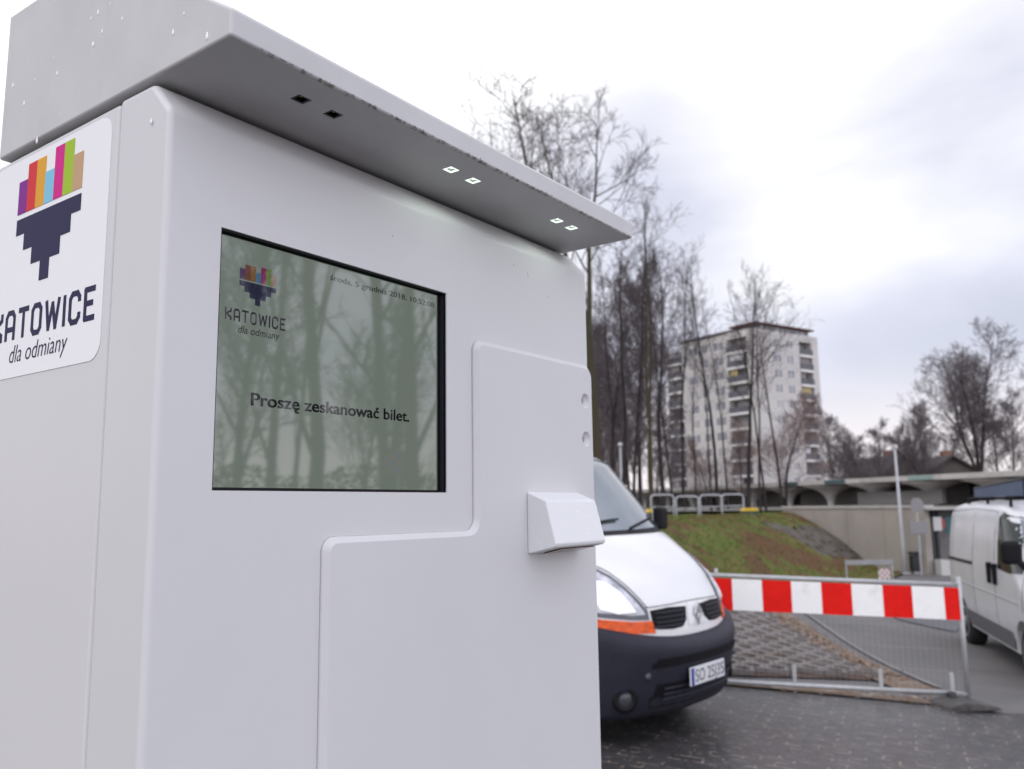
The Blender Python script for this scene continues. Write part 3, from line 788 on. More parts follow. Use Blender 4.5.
def plant(key, px, Y, top_py, label, rz=0.0, bark=bark_dark, twig=twig_m, group='bare trees between the mound and the tower', s_w=None, zg=None, name='bare_tree', hh=10.0):
    p = at(px, 505, Y); z = zg if zg is not None else (H(p.x, p.y) if Y < 29 else 1.28)
    top = ztop(top_py, px, Y); s = (top - z) / hh
    return tree(key, (p.x, p.y, z), label, rz, s, bark, twig, group, name, sxy=(s_w * s if s_w else None))
# large trees beside the terminal
plant('forked', 601, 27, 100, 'tall forked bare tree with a mossy trunk rising just beside the terminal edge', 0.4, bark_m, twig_m, s_w=.8)
plant('tall_c', 560, 33, 110, 'bare tree whose branching top fans out above the terminal canopy', 1.1, bark_m, twig_m, s_w=1.35)
plant('double', 652, 26, 205, 'bare tree with a mossy double trunk left of the tower', 2.0, bark_m, twig_m, s_w=.8)
plant('tall_b', 632, 30, 205, 'slender dark bare tree left of the mossy double trunk', .3, s_w=.8)
plant('tall_c', 614, 33, 260, 'thin bare tree between the forked tree and the double trunk', 1.4, s_w=.8)
plant('tall_a', 623, 40, 250, 'bare tree with crooked boughs farther back left of the double trunk', 2.5, s_w=.9)
plant('tall_b', 674, 32, 268, 'slim dark bare tree over the left edge of the tower', 3.3, s_w=.8)
plant('tall_c', 684, 36, 255, 'upright bare tree in front of the tower left balconies', 4.1, s_w=.8)
plant('tall_b', 711, 31, 285, 'thin dark bare tree left of the middle of the tower', 5.2, s_w=.7)
plant('tall_a', 718, 35, 262, 'bare tree with arching branches before the tower middle windows', .9, s_w=.75)
plant('tall_b', 697, 34, 330, 'small slanting bare tree in front of the tower windows', 2.2, s_w=.8)
plant('tall_c', 760, 29, 285, 'bare tree with a pale lower trunk right of the tower corner', 1.9, s_w=.75)
plant('tall_b', 766, 30, 280, 'dark bare tree standing close beside the pale trunked one', 4.4, s_w=.85)
plant('tall_b', 728, 44, 300, 'thin bare tree farther back before the tower corner balconies', 4.9, s_w=.8)
plant('tall_a', 748, 33, 282, 'bare tree with fine crown above the tower corner', 3.1, s_w=1.0)
plant('tall_c', 782, 38, 300, 'fine bare tree in front of the right face of the tower', 5.6, s_w=.9)
plant('tall_a', 664, 34, 262, 'bare tree with wide fine crown between the double trunk and the tower', 5.1, s_w=1.0)
plant('bushy_b', 641, 50, 270, 'dense twiggy bare tree behind the double trunk', 3.7, twig=twig_far, s_w=.85)
plant('bushy', 612, 50, 265, 'dense twiggy bare tree behind the forked tree', 1.2, twig=twig_far, s_w=.8)
# reddish small trees in front of the tower
g2 = 'reddish twiggy trees below the tower'
plant('bushy', 786, 62, 397, 'round reddish twiggy tree below the right face of the tower', .5, twig=twig_pink, group=g2, s_w=1.25)
plant('bushy_b', 742, 66, 425, 'reddish twiggy tree below the corner of the tower', 1.8, twig=twig_pink, group=g2, s_w=1.1)
plant('bushy', 708, 70, 440, 'low reddish twiggy tree left of the tower centre', 2.9, twig=twig_pink, group=g2, s_w=1.2)
# far wood left of the tower
g3 = 'distant bare trees left of the tower'
for i, (px, tp, Y, lab) in enumerate(((598, 395, 70, 'far brownish bare tree seen right beside the terminal edge'), (617, 410, 74, 'far brownish bare tree, second from the terminal edge'), (636, 402, 78, 'far brownish bare tree just left of the double trunk'),
                                 (658, 425, 72, 'far brownish bare tree just right of the double trunk'), (672, 440, 85, 'far low bare tree at the foot of the tower left edge'))):
    plant(('bushy', 'bushy_b')[i % 2], px, Y, tp, lab, i * 1.3, twig=twig_far, group=g3, s_w=1.15)
g3b = 'dense bare thicket behind the mound trees'
for i, (px, tp, Y, w, lab) in enumerate(((603, 315, 58, .9, 'twiggy tree of the thicket right beside the terminal edge'), (630, 330, 62, .9, 'twiggy tree of the thicket just left of the double trunk'),
        (664, 345, 60, .8, 'twiggy tree of the thicket just right of the double trunk'))):
    plant(('bushy_b', 'bushy')[i % 2], px, Y, tp, lab, i * 2.1 + 1, twig=twig_far, group=g3b, s_w=w)
# trees right of the tower
g4 = 'distant bare trees behind the pavilion'
for i, (px, tp, Y, w, lab) in enumerate(((842, 435, 110, 1.5, 'hazy bare tree in the row just right of the tower foot'), (895, 432, 108, 1.5, 'hazy bare tree in the row directly behind the lamp post top'), (948, 425, 106, 1.4, 'hazy bare tree in the row behind the large spreading tree, to its left'), (1000, 415, 104, 1.4, 'hazy bare tree in the row behind the large spreading tree, to its right'), (925, 440, 74, 1.5, 'low hazy bare tree in front of the wide dark roof'))):
    plant(('bushy', 'bushy_b')[i % 2], px, Y, tp, lab, i * 2.3 + .9, twig=twig_far, group=g4, s_w=w)
for i, (px, tp, Y, w, lab) in enumerate(((835, 412, 85, 1.0, 'far bare tree immediately right of the tower'), (853, 425, 80, 1.1, 'far bare tree between the tower and the lamp post'),
        (880, 425, 92, 1.2, 'far bare tree just left of the lamp post'), (912, 408, 100, 1.1, 'far bare tree just right of the lamp post'), (928, 412, 78, .9, 'far bare tree over the wide dark roofed house'),
        (868, 450, 76, 1.5, 'low far bare tree at the pavilion roof left of the lamp post'), (1018, 395, 95, 1.0, 'far bare tree at the right edge of the view'))):
    plant(('bushy_b', 'bushy')[i % 2], px, Y, tp, lab, i * 1.7 + .4, twig=twig_far, group=g4, s_w=w)
plant('spreading', 982, 66, 330, 'large spreading bare tree standing alone above the pavilion roof', 1.2, twig=twig_far, group=None, s_w=.95, hh=10.9)

# ------------------------------------------------------------------ things mirrored in the terminal's screen (right of the view)
def reflected():
    def pol(deg, r_): return Vector((math.cos(R(deg)) * r_, math.sin(R(deg)) * r_, 0)) + Vector((0.35, .75, 0))
    g = 'bare park trees right of the forecourt'
    for i, (deg, r_, hgt, key, w, lab) in enumerate(((12.6, 14, 13, 'park', 1.0, 'mossy twin trunked park tree mirrored at the right of the screen'),
            (10.6, 17, 13, 'park_fork', 1.1, 'forked park tree mirrored above the word bilet'), (5.6, 15, 13, 'park', 1.1, 'leaning park tree mirrored in the middle of the screen'),
            (2.4, 17, 13, 'park', .8, 'park tree mirrored beside the screen logo'), (4.0, 21, 12, 'park', .6, 'slim park tree mirrored left of the screen middle'),
            (.2, 19, 12, 'bushy_b', .9, 'twiggy park tree mirrored at the left of the screen'), (-1.5, 17, 12, 'tall_b', 1.1, 'slim park tree mirrored at the left screen edge'),
            (8.4, 26, 9, 'bushy', .9, 'low twiggy park tree mirrored between the two main trunks'), (14.5, 22, 12, 'tall_b', 1.1, 'slim park tree past the right edge of the mirrored view'))):
        p = pol(deg, r_); t = tree(key, (p.x, p.y, -.42), lab, i * 1.1, hgt / 10, bark_m, twig_m, g, 'park_tree', sxy=hgt / 10 * w)
    # dense hedge
    rnd = random.Random(2); vs, fs = [], []
    a, b = pol(-6, 27), pol(19, 27)
    for _ in range(9000):
        t_ = rnd.random(); p = a.lerp(b, t_); p += Vector((rnd.gauss(0, .35), rnd.gauss(0, .35), 0)); z = rnd.uniform(-.4, 2.75 + .2 * math.sin(p.y * 1.7)); s = rnd.uniform(.05, .11)
        k = len(vs); q = Vector((rnd.gauss(0, 1), rnd.gauss(0, 1), rnd.gauss(0, 1))).normalized(); u = q.orthogonal().normalized() * s; w = q.cross(u).normalized() * s
        c = Vector((p.x, p.y, z)); vs += [c - u, c + w * .6, c + u, c - w * .6]; fs.append((k, k + 1, k + 2, k + 3))
    h = thing('hedge', 'tall dark green hedge along the park mirrored low in the screen', 'hedge', (0, 0, 0))
    mesh_obj('foliage', vs, fs, mat('hedge_leaves', (.045, .06, .025), .9), h)
    sm = MB()
    for k in range(22):
        p = a.lerp(b, k / 21); sm.tube([(p.x, p.y, -.5), (p.x + .05, p.y, 1.2), (p.x, p.y + .05, 2.4)], [.06, .04, .02], 5)
    sm.build('stem', bark_dark, h)
    p = pol(11.4, 15.5); t = thing('no_stopping_sign', 'round blue and red no stopping sign on a grey pole mirrored in the screen', 'road sign', (p.x, p.y, -.42), R(180 + 11.4) + R(90))
    # sign faces local -y rotated to look back at the terminal
    MB().tube([(0, .03, 0), (0, .03, 3.1)], .03, 10).build('pole', mat('galvanised', (.42, .43, .44), .45, metal=.6), t)
    MB().lathe([(.0, -.01), (.26, -.01), (.26, 0), (.0, 0)], 28, (0, 0, 2.82), 'y', cap=False).build('sign_plate', mat('sign_red', (.45, .02, .03), .4), t)
    MB().lathe([(.0, -.014), (.215, -.014), (.215, -.0105), (0, -.0105)], 28, (0, 0, 2.82), 'y', cap=False).build('blue_field', mat('sign_blue', (.02, .07, .35), .4), t)
    cx_ = MB()
    for s_ in (R(45), R(-45)):
        M = Matrix.Translation((0, -.017 if s_ > 0 else -.0175, 2.82)) @ Matrix.Rotation(s_, 4, 'Y'); cx_.box((-.215, -.001, -.025), (.215, .001, .025), M)
    cx_.build('cross_bars', mat('sign_red', (.45, .02, .03), .4), t)
reflected()

# ------------------------------------------------------------------ street furniture
galv = mat('galvanised', (.42, .43, .44), .45, metal=.6)
def arc_pts(cx, cz, r_, a0, a1, n=6, y=0):
    return [(cx + r_ * math.cos(a0 + (a1 - a0) * k / n), y, cz + r_ * math.sin(a0 + (a1 - a0) * k / n)) for k in range(n + 1)]
def hoop(w, h):
    r_ = .11
    pts = [(0, 0, -.15), (0, 0, h - r_)] + arc_pts(r_, h - r_, r_, math.pi, math.pi/2) + arc_pts(w - r_, h - r_, r_, math.pi/2, 0) + [(w, 0, h - r_), (w, 0, -.15)]
    t = thing('guard_hoop', '', 'railing', group='steel guard hoops on top of the grassy mound')
    MB().tube(pts, .026, 8).build('hoop_tube', mat('pale_galvanised', (.40, .41, .43), .4, metal=.3), t, True)
    MB().tube([(0.02, 0, h * .52), (w - .02, 0, h * .52)], .018, 8).build('crossbar', mat('pale_galvanised', (.40, .41, .43), .4, metal=.3), t, True)
    return t
labs = ['steel guard hoop on the mound nearest the van mirror', 'second steel guard hoop on the mound from the van mirror', 'third steel guard hoop on the mound from the van mirror', 'steel guard hoop on the mound nearest the yellow bin']
hp = [(651, 674), (676, 698), (700, 720), (722, 743)]
hy = 24.0
for i, (a, b) in enumerate(hp):
    p0, p1 = at(a, 505, hy + i * .5), at(b, 505, hy + i * .5)
    t = hoop((p1 - p0).length, .70) if i == 0 else dup(h0, (0, 0, 0))
    if i == 0: h0 = t
    t.location = (p0.x, p0.y, H(p0.x, p0.y) - .05); t['label'] = labs[i]
# yellow bins
def bin_at(px, Y, label):
    p = at(px, 505, Y); t = thing('grit_bin', label, 'bin', (p.x, p.y, H(p.x, p.y) - .02), .1, 'yellow grit bins on the mound'); t.scale = (.62, .62, .48)
    MB().prism([(-.30, 0), (.30, 0), (.36, .42), (-.36, .42)], 'y', -.25, .25).build('box', mat('bin_green', (.03, .09, .06), .6), t)
    bevel(MB().prism([(-.38, .43), (.38, .43), (.30, .62), (-.30, .62)], 'y', -.29, .29).build('lid', mat('bin_yellow', (.62, .42, .03), .5), t), .02, 2)
bin_at(749, 25.5, 'yellow lidded grit bin at the right end of the guard hoops')
bin_at(655, 22.0, 'yellow lidded grit bin behind the van mirror')

def lamp_post():
    p = G(905, 574); top = ztop(449, 896, p.y)
    t = thing('lamp_post', 'slim pale grey lamp post in front of the beige wall', 'lamp post', (p.x, p.y, H(p.x, p.y)))
    pm = mat('painted_grey_steel', (.46, .47, .50), .5, var=.1, vscale=3)
    h = top - H(p.x, p.y)
    MB().tube([(0, 0, 0), (0, 0, .8), (-.02, 0, h)], [.048, .042, .032], 12).build('pole', pm, t, True)
    bevel(MB().box((-.1, -.1, 0), (.1, .1, .04)).build('base_plate', pm, t), .005, 2)
    MB().lathe([(.045, h - .01), (.06, h + .01), (.06, h + .10), (.03, h + .12)], 16).build('lamp_head', mat('lamp_head_grey', (.5, .5, .52), .4), t, True)
lamp_post()
def far_lamp():
    p = at(622, 505, 48); t = thing('lamp_post', 'distant grey lamp post among the trunks just right of the terminal', 'lamp post', (p.x, p.y, 1.28))
    h = ztop(447, 622, 48) - 1.28
    MB().tube([(0, 0, 0), (0, 0, h)], [.08, .06], 10).build('pole', mat('painted_grey_steel', (.46, .47, .50), .5), t)
    MB().lathe([(.03, h), (.16, h + .1), (.06, h + .25)], 12).build('lamp_head', mat('lamp_head_grey', (.5, .5, .52), .4), t)
far_lamp()
def ticket_post():
    p = G(913, 574); t = thing('litter_bin', 'dark narrow litter bin at the foot of the beige wall', 'bin', (p.x + .08, p.y, H(p.x, p.y))); t.scale = (.8, .8, .9)
    dm = mat('bin_black', (.02, .022, .025), .5)
    bevel(MB().box((-.14, -.14, .08), (.14, .14, .56)).build('body', dm, t), .02, 2)
    bevel(MB().box((-.16, -.16, .58), (.16, .16, .66)).build('hood', dm, t), .02, 2)
    MB().box((-.10, -.10, 0), (.10, .10, .08)).build('foot', galv, t)
ticket_post()
def small_signs():
    p = G(900, 590); t = thing('road_barrier', 'small red and white chequered board low beside the lamp post', 'barrier', (p.x + .1, p.y + 1.0, H(p.x, p.y))); t.scale = (.62, .62, .7)
    MB().box((-.03, 0, 0), (.03, .03, .55)).build('post', galv, t)
    MB().box((-.22, -.02, .22), (.22, 0, .56)).build('board', mat('sign_white', (.7, .7, .7), .5), t)
    k = MB()
    for i in range(5):
        for j in range(4):
            if (i + j) % 2: k.box((-.22 + i*.088, -.024, .22 + j*.085), (-.22 + (i+1)*.088, -.0205, .22 + (j+1)*.085))
    k.build('red_squares', mat('sign_red2', (.45, .24, .24), .5), t)
    p = G(870, 590); t = thing('low_rail', 'low white rail board on two legs at the foot of the mound', 'rail', (p.x - .5, p.y, H(p.x, p.y)), .05)
    MB().tube([(0, 0, 0), (0, 0, .66)], .022, 8).build('leg', galv, t); MB().tube([(1.05, 0, 0), (1.05, 0, .62)], .022, 8).build('leg', galv, t)
    bevel(MB().box((-.03, -.03, .55), (1.08, -.005, .66)).build('board', mat('board_pale_grey', (.32, .32, .33), .5, var=.2), t), .004, 1)
    p = at(918, 520, 23.2); t = thing('road_sign', 'grey back of a shield shaped road sign in front of the wall', 'road sign', (p.x, p.y, -.42), .1)
    h = ztop(498, 918, 23.2) + .42
    MB().tube([(0, .03, 0), (0, .03, h - .05)], .03, 8).build('pole', galv, t)
    gm = mat('sign_back_grey', (.24, .235, .24), .6)
    MB().prism([(-.17, h - .35), (.17, h - .35), (.17, h - .1), (.08, h), (-.08, h), (-.17, h - .1)], 'y', -.02, 0).build('sign_plate', gm, t)
    bevel(MB().box((-.24, -.02, h - .95), (.24, 0, h - .62)).build('lower_plate', gm, t), .01, 1)
small_signs()

# ------------------------------------------------------------------ mesh barrier with striped board
def barrier():
    Y = 7.85
    TL, TR = at(714, 575, Y + .1), at(959, 588, Y - .1); BL, BR = at(721, 681, Y + .1), at(966, 694, Y - .1)
    d = Vector((TR.x - TL.x, TR.y - TL.y, 0)); L = d.length; ang = math.atan2(d.y, d.x)
    t = thing('construction_barrier', 'galvanised mesh barrier with a red and white striped board across the forecourt', 'barrier', (TL.x, TL.y, BL.z), ang)
    hL = TL.z - BL.z; dz = BR.z - BL.z                     # slope of the ground
    def zz(x, h): return h + dz * x / L
    n0 = -.9                                             # barrier continues a little behind the van
    gm = mat('barrier_steel', (.50, .51, .52), .45, metal=.35, var=.15, vscale=20)
    def V(x, h, y=0): return (x, y, zz(x, h))
    def bx(px):
        q = at(px, 600, 7.8); k = q.x / q.y
        return (k * TL.y - TL.x) / (d.x - k * d.y) * L
    MB().tube([V(n0, hL), V(L, hL)], .019, 10).build('top_rail', gm, t, True)
    MB().tube([V(n0, 0), V(L, 0)], .019, 10).build('bottom_rail', gm, t, True)
    for x, a in ((L, .07), (n0, .07), (0.02, .06)):
        if x == 0.02: MB().tube([V(x, hL - .02), V(x, hL + a)], .016, 8).build('spigot', gm, t, True)
        else: MB().tube([V(x, -.03), V(x, hL + a)], .021, 10).build('post', gm, t, True)
    for px in (796, 881, 951):
        x = bx(px - 6); MB().box((x - .016, -.012, zz(x, 0)), (x + .016, .012, zz(x, .17))).build('clamp', gm, t)
    w = MB(); x = n0 + .05
    while x < L - .02:
        w.tube([V(x, .01), V(x, hL - .01)], .0006, 3, False); x += .05
    for k in range(1, 5): w.tube([V(n0, k * hL / 5, .004), V(L, k * hL / 5, .004)], .0006, 3, False)
    w.build('wire_mesh', gm, t)
    # striped board: board sits on the camera side; red fields are separate raised sheets
    pxs = [676, 704, 716, 732, 762, 791, 821, 851, 882, 911, 943, 957]
    hb1, hb0 = hL - .025, hL - .30
    x0, x1 = bx(676), bx(957)
    bd = MB(); bd.add([V(x0, hb0, -.034), V(x1, hb0, -.034), V(x1, hb1, -.034), V(x0, hb1, -.034), V(x0, hb0, -.022), V(x1, hb0, -.022), V(x1, hb1, -.022), V(x0, hb1, -.022)],
                      [(0,1,2,3),(7,6,5,4),(0,4,5,1),(1,5,6,2),(2,6,7,3),(3,7,4,0)])
    bo = bd.build('striped_board', mat('reflective_white', (.92, .92, .91), .5, spec=.2, var=.04, vscale=12, dirt=(.45, .42, .38), dscale=7, dlo=.6, dhi=.75, damt=.4), t)
    rm = mat('reflective_red', (.80, .014, .010), .5, spec=.12, var=.12, vscale=12)
    for a, b in ((704, 732), (762, 791), (821, 851), (882, 911), (943, 957.6)):
        xa, xb = bx(a), bx(b)
        MB().add([V(xa, hb0 - .001, -.0365), V(xb, hb0 - .001, -.0365), V(xb, hb1 + .001, -.0365), V(xa, hb1 + .001, -.0365),
                  V(xa, hb0 - .001, -.0345), V(xb, hb0 - .001, -.0345), V(xb, hb1 + .001, -.0345), V(xa, hb1 + .001, -.0345)],
                 [(0,1,2,3),(7,6,5,4),(0,4,5,1),(1,5,6,2),(2,6,7,3),(3,7,4,0)]).build('red_stripe', rm, bo)
    # rubber foot
    p = at(962, 702, 7.62); f = thing('barrier_foot', 'flat worn black rubber foot block under the end of the striped barrier', 'barrier foot', (p.x, p.y, H(p.x, p.y) + .004), R(8))
    rub = mat('worn_rubber', (.045, .042, .04), .75, col2=(.10, .095, .09), vscale=9, bump=.5, bscale=30)
    prof = [(-.22, 0), (-.20, .05), (-.08, .075), (.06, .07), (.24, .03), (.29, .0)]
    b = bevel(MB().prism(prof, 'y', -.13, .17).build('rubber_block', rub, f), .012, 2)
    MB().lathe([(.035, .08), (.035, .115), (.022, .115), (.022, .08)], 12, (-.02, .1, 0)).build('socket', mat('steel_dark', (.1, .1, .1), .5, metal=.6), f)
barrier()

# ------------------------------------------------------------------ vans
def interp(tab, z):
    if z <= tab[0][0]: return tab[0][1:]
    for a, b in zip(tab, tab[1:]):
        if z <= b[0]:
            t = (z - a[0]) / (b[0] - a[0]); return tuple(p + (q - p) * t for p, q in zip(a[1:], b[1:]))
    return tab[-1][1:]
def outline(row, n=16, ex=2.7):
    """half outline from rear centre to front centre for (xf, hw, xr, D)"""
    xf, hw, xr, D = row; pts = [(xr, 0), (xr, hw * .55), (xr, hw - .10), (xr + .03, hw - .03), (xr + .10, hw)]
    xs_ = xf - D
    for k in range(1, 9): pts.append((xr + .10 + (xs_ - xr - .10) * k / 9, hw))
    for k in range(n + 1):
        a = math.pi / 2 * (1 - k / n)
        pts.append((xs_ + D * max(0, math.cos(a)) ** (2 / ex), hw * max(0, math.sin(a)) ** (2 / ex)))
    return pts
def make_van(S):
    tab = S['tab']; ex = S.get('ex', 2.7)
    t = thing(S['name'], S['label'], 'van', S['loc'], S['rz'])
    def Fx(y, z):
        xf, hw, xr, D = interp(tab, z); q = min(.999, abs(y) / hw)
        return xf - D + D * (1 - q ** ex) ** (1 / ex)
    def Sy(x, z):
        xf, hw, xr, D = interp(tab, z); xs_ = xf - D
        if x <= xs_: return hw
        q = min(.999, (x - xs_) / D); return hw * (1 - q ** ex) ** (1 / ex)
    def loft(rows, name, m, parent, close=True):
        vs, fs = [], []; n = None
        for z, row in rows:
            h = outline(row, ex=ex); full = [(x, -y) for x, y in h] + [(x, y) for x, y in reversed(h[1:-1])]
            n = len(full); vs += [(x, y, z) for x, y in full]
        for j in range(len(rows) - 1):
            for i in range(n):
                a = j * n + i; b = j * n + (i + 1) % n; fs.append((a, b, b + n, a + n))
        if close: fs.append(tuple(reversed(range(n)))); fs.append(tuple((len(rows) - 1) * n + i for i in range(n)))
        mb = MB(); mb.add(vs, fs); o = mb.build(name, m, parent, True); return o
    zs = []
    z = tab[0][0]
    while z < tab[-1][0] - .001: zs.append(z); z += .04
    zs.append(tab[-1][0])
    body = loft([(z, interp(tab, z)) for z in zs], 'body', S['paint'], t)
    wr = S['wr']; cutters = []
    for xw in S['wheels']:
        for s_ in (-1, 1):
            cutters.append(MB().lathe([(wr + .055, -.16), (wr + .055, .16)], 28, (xw, s_ * (S['hw'] - .10), wr), 'y'))
    cut(body, cutters)
    body.data.materials.clear(); body.data.materials.append(S['paint'])
    body.data.set_sharp_from_angle(angle=R(40))
    # generic patches
    def resample(poly, k=4):
        o_ = []
        for i in range(len(poly)):
            a, b = poly[i], poly[(i + 1) % len(poly)]
            for j in range(k): o_.append((a[0] + (b[0]-a[0])*j/k, a[1] + (b[1]-a[1])*j/k))
        return o_
    def fpatch(name, poly, off, m, parent=None, rings=6, k=4, depth=.02, ctr=None, bulge=0):
        """front patch, poly in (y,z)"""
        P = resample(poly, k); cy_ = sum(p[0] for p in P)/len(P); cz_ = sum(p[1] for p in P)/len(P)
        if ctr: cy_, cz_ = ctr
        vs = []; n = len(P)
        for r_ in range(rings + 1):
            f = r_ / rings
            for p in P:
                y, z_ = cy_ + (p[0]-cy_)*f, cz_ + (p[1]-cz_)*f; vs.append((Fx(y, z_) + off + bulge*(1-f*f), y, z_))
        for p in P: vs.append((Fx(p[0], p[1]) + off - depth, p[0], p[1]))
        fs = [(r_*n+i, r_*n+(i+1)%n, (r_+1)*n+(i+1)%n, (r_+1)*n+i) for r_ in range(rings + 1) for i in range(n)]
        o_ = MB().add(vs, fs).build(name, m, parent or t, True, fix=True); o_.data.validate(); o_.data.set_sharp_from_angle(angle=R(40)); return o_
    def spatch(name, poly, side, off, m, parent=None, rings=4, k=4, depth=.015):
        P = resample(poly, k); cx_ = sum(p[0] for p in P)/len(P); cz_ = sum(p[1] for p in P)/len(P); vs = []; n = len(P)
        for r_ in range(rings + 1):
            f = r_ / rings
            for p in P:
                x, z_ = cx_ + (p[0]-cx_)*f, cz_ + (p[1]-cz_)*f; vs.append((x, side*(Sy(x, z_) + off), z_))
        for p in P: vs.append((p[0], side*(Sy(p[0], p[1]) + off - depth), p[1]))
        fs = [(r_*n+i, r_*n+(i+1)%n, (r_+1)*n+(i+1)%n, (r_+1)*n+i) for r_ in range(rings + 1) for i in range(n)]
        o_ = MB().add(vs, fs).build(name, m, parent or t, True, fix=True); o_.data.validate(); o_.data.set_sharp_from_angle(angle=R(40)); return o_
    def sline(name, pts, side, w, m, parent=None, off=.001):
        mb = MB()
        P = []
        for a, b in zip(pts, pts[1:]):
            for j in range(6): P.append((a[0]+(b[0]-a[0])*j/6, a[1]+(b[1]-a[1])*j/6))
        P.append(pts[-1]); mb.tube([(x, side*(Sy(x, z_) + off), z_) for x, z_ in P], w, 5); return mb.build(name, m, parent or t)
    plastic = mat('bumper_plastic', (.022, .022, .036), .55, spec=.3, var=.2, vscale=10)
    glass = mat('van_glass', (.10, .13, .15), .06, spec=1.0, ior=1.9, coat=.5)
    sglass = mat('van_side_glass', (.015, .022, .02), .08)
    tyre = mat('tyre_rubber', (.02, .02, .021), .85); rim = mat('steel_rim', (.35, .35, .36), .4, metal=.6)
    # bumper
    bt = S['bumper']
    brow = []
    for z_, push in bt:
        xf, hw, xr, D = interp(tab, z_); brow.append((z_, xf, hw, D, push))
    n = 44; vs, fs = [], []
    for z_, xf, hw, D, push in brow:
        for k in range(n + 1):
            a = math.pi * k / n - math.pi / 2
            ca, sa = math.cos(a), math.sin(a)
            x = xf - D + (D + push) * max(0, ca) ** (2/ex); y = (hw + min(push, .012)) * (abs(sa) ** (2/ex)) * (1 if sa > 0 else -1)
            if k in (0, n): x = xf - D - (.02 if S.get('bump_ext') is None else S['bump_ext'])
            zq = z_ + S.get('rise', 0) * max(0, (z_ - .45) / .32) * min(1, abs(y) / hw) ** 2.5
            vs.append((x, y, zq))
    for j in range(len(brow) - 1):
        for k in range(n): a = j*(n+1)+k; fs.append((a, a+1, a+n+2, a+n+1))
    bmp = MB().add(vs, fs).build('bumper', plastic if S['bumper_dark'] else S['paint'], t, True)
    sol = bmp.modifiers.new('solid', 'SOLIDIFY'); sol.thickness = .006; sol.offset = 0
    pushmax = lambda z_: interp([(a, b) for a, b in bt], z_)[0]
    # wheels
    for xw in S['wheels']:
        for s_ in (-1, 1):
            y0 = s_ * (S['hw'] - .04)
            w_ = thing('wheel', None, None); w_.parent = t; w_.location = (xw, y0, wr)
            if 'label' in w_: del w_['label']
            MB().lathe([(wr*.60, -s_*.20), (wr*.93, -s_*.21), (wr, -s_*.17), (wr, -s_*.04), (wr*.93, 0), (wr*.62, 0)], 32, (0,0,0), 'y').build('tyre', tyre, w_, True)
            MB().lathe([(wr*.64, -s_*.1), (wr*.64, s_*.004), (wr*.58, s_*.006), (wr*.52, -s_*.04), (wr*.25, -s_*.03), (wr*.22, s_*.006), (.001, s_*.010)], 24, (0,0,0), 'y').build('rim', rim, w_, True)
    # dark underbody
    xr = tab[0][3]; MB().box((xr + .15, -S['hw'] + .22, tab[0][0] - .05), (-.6, S['hw'] - .22, tab[0][0] + .02)).build('underbody', mat('underbody', (.012, .012, .012), .9), t)
    S['extra'](t, Fx, Sy, fpatch, spatch, sline, dict(plastic=plastic, glass=glass, sglass=sglass, tyre=tyre, rim=rim), pushmax)
    return t

van_white = mat('van_white_paint', (.74, .74, .745), .28, spec=.5, coat=.6, var=.02, vscale=3, dirt=(.62, .60, .56), dscale=2.5, dlo=.55, dhi=.8, damt=.25)
van_silver = mat('van_silver_paint', (.72, .72, .755), .35, metal=.05, coat=.4, var=.05, vscale=3, dirt=(.42, .41, .40), dscale=2, dlo=.5, dhi=.75, damt=.4)

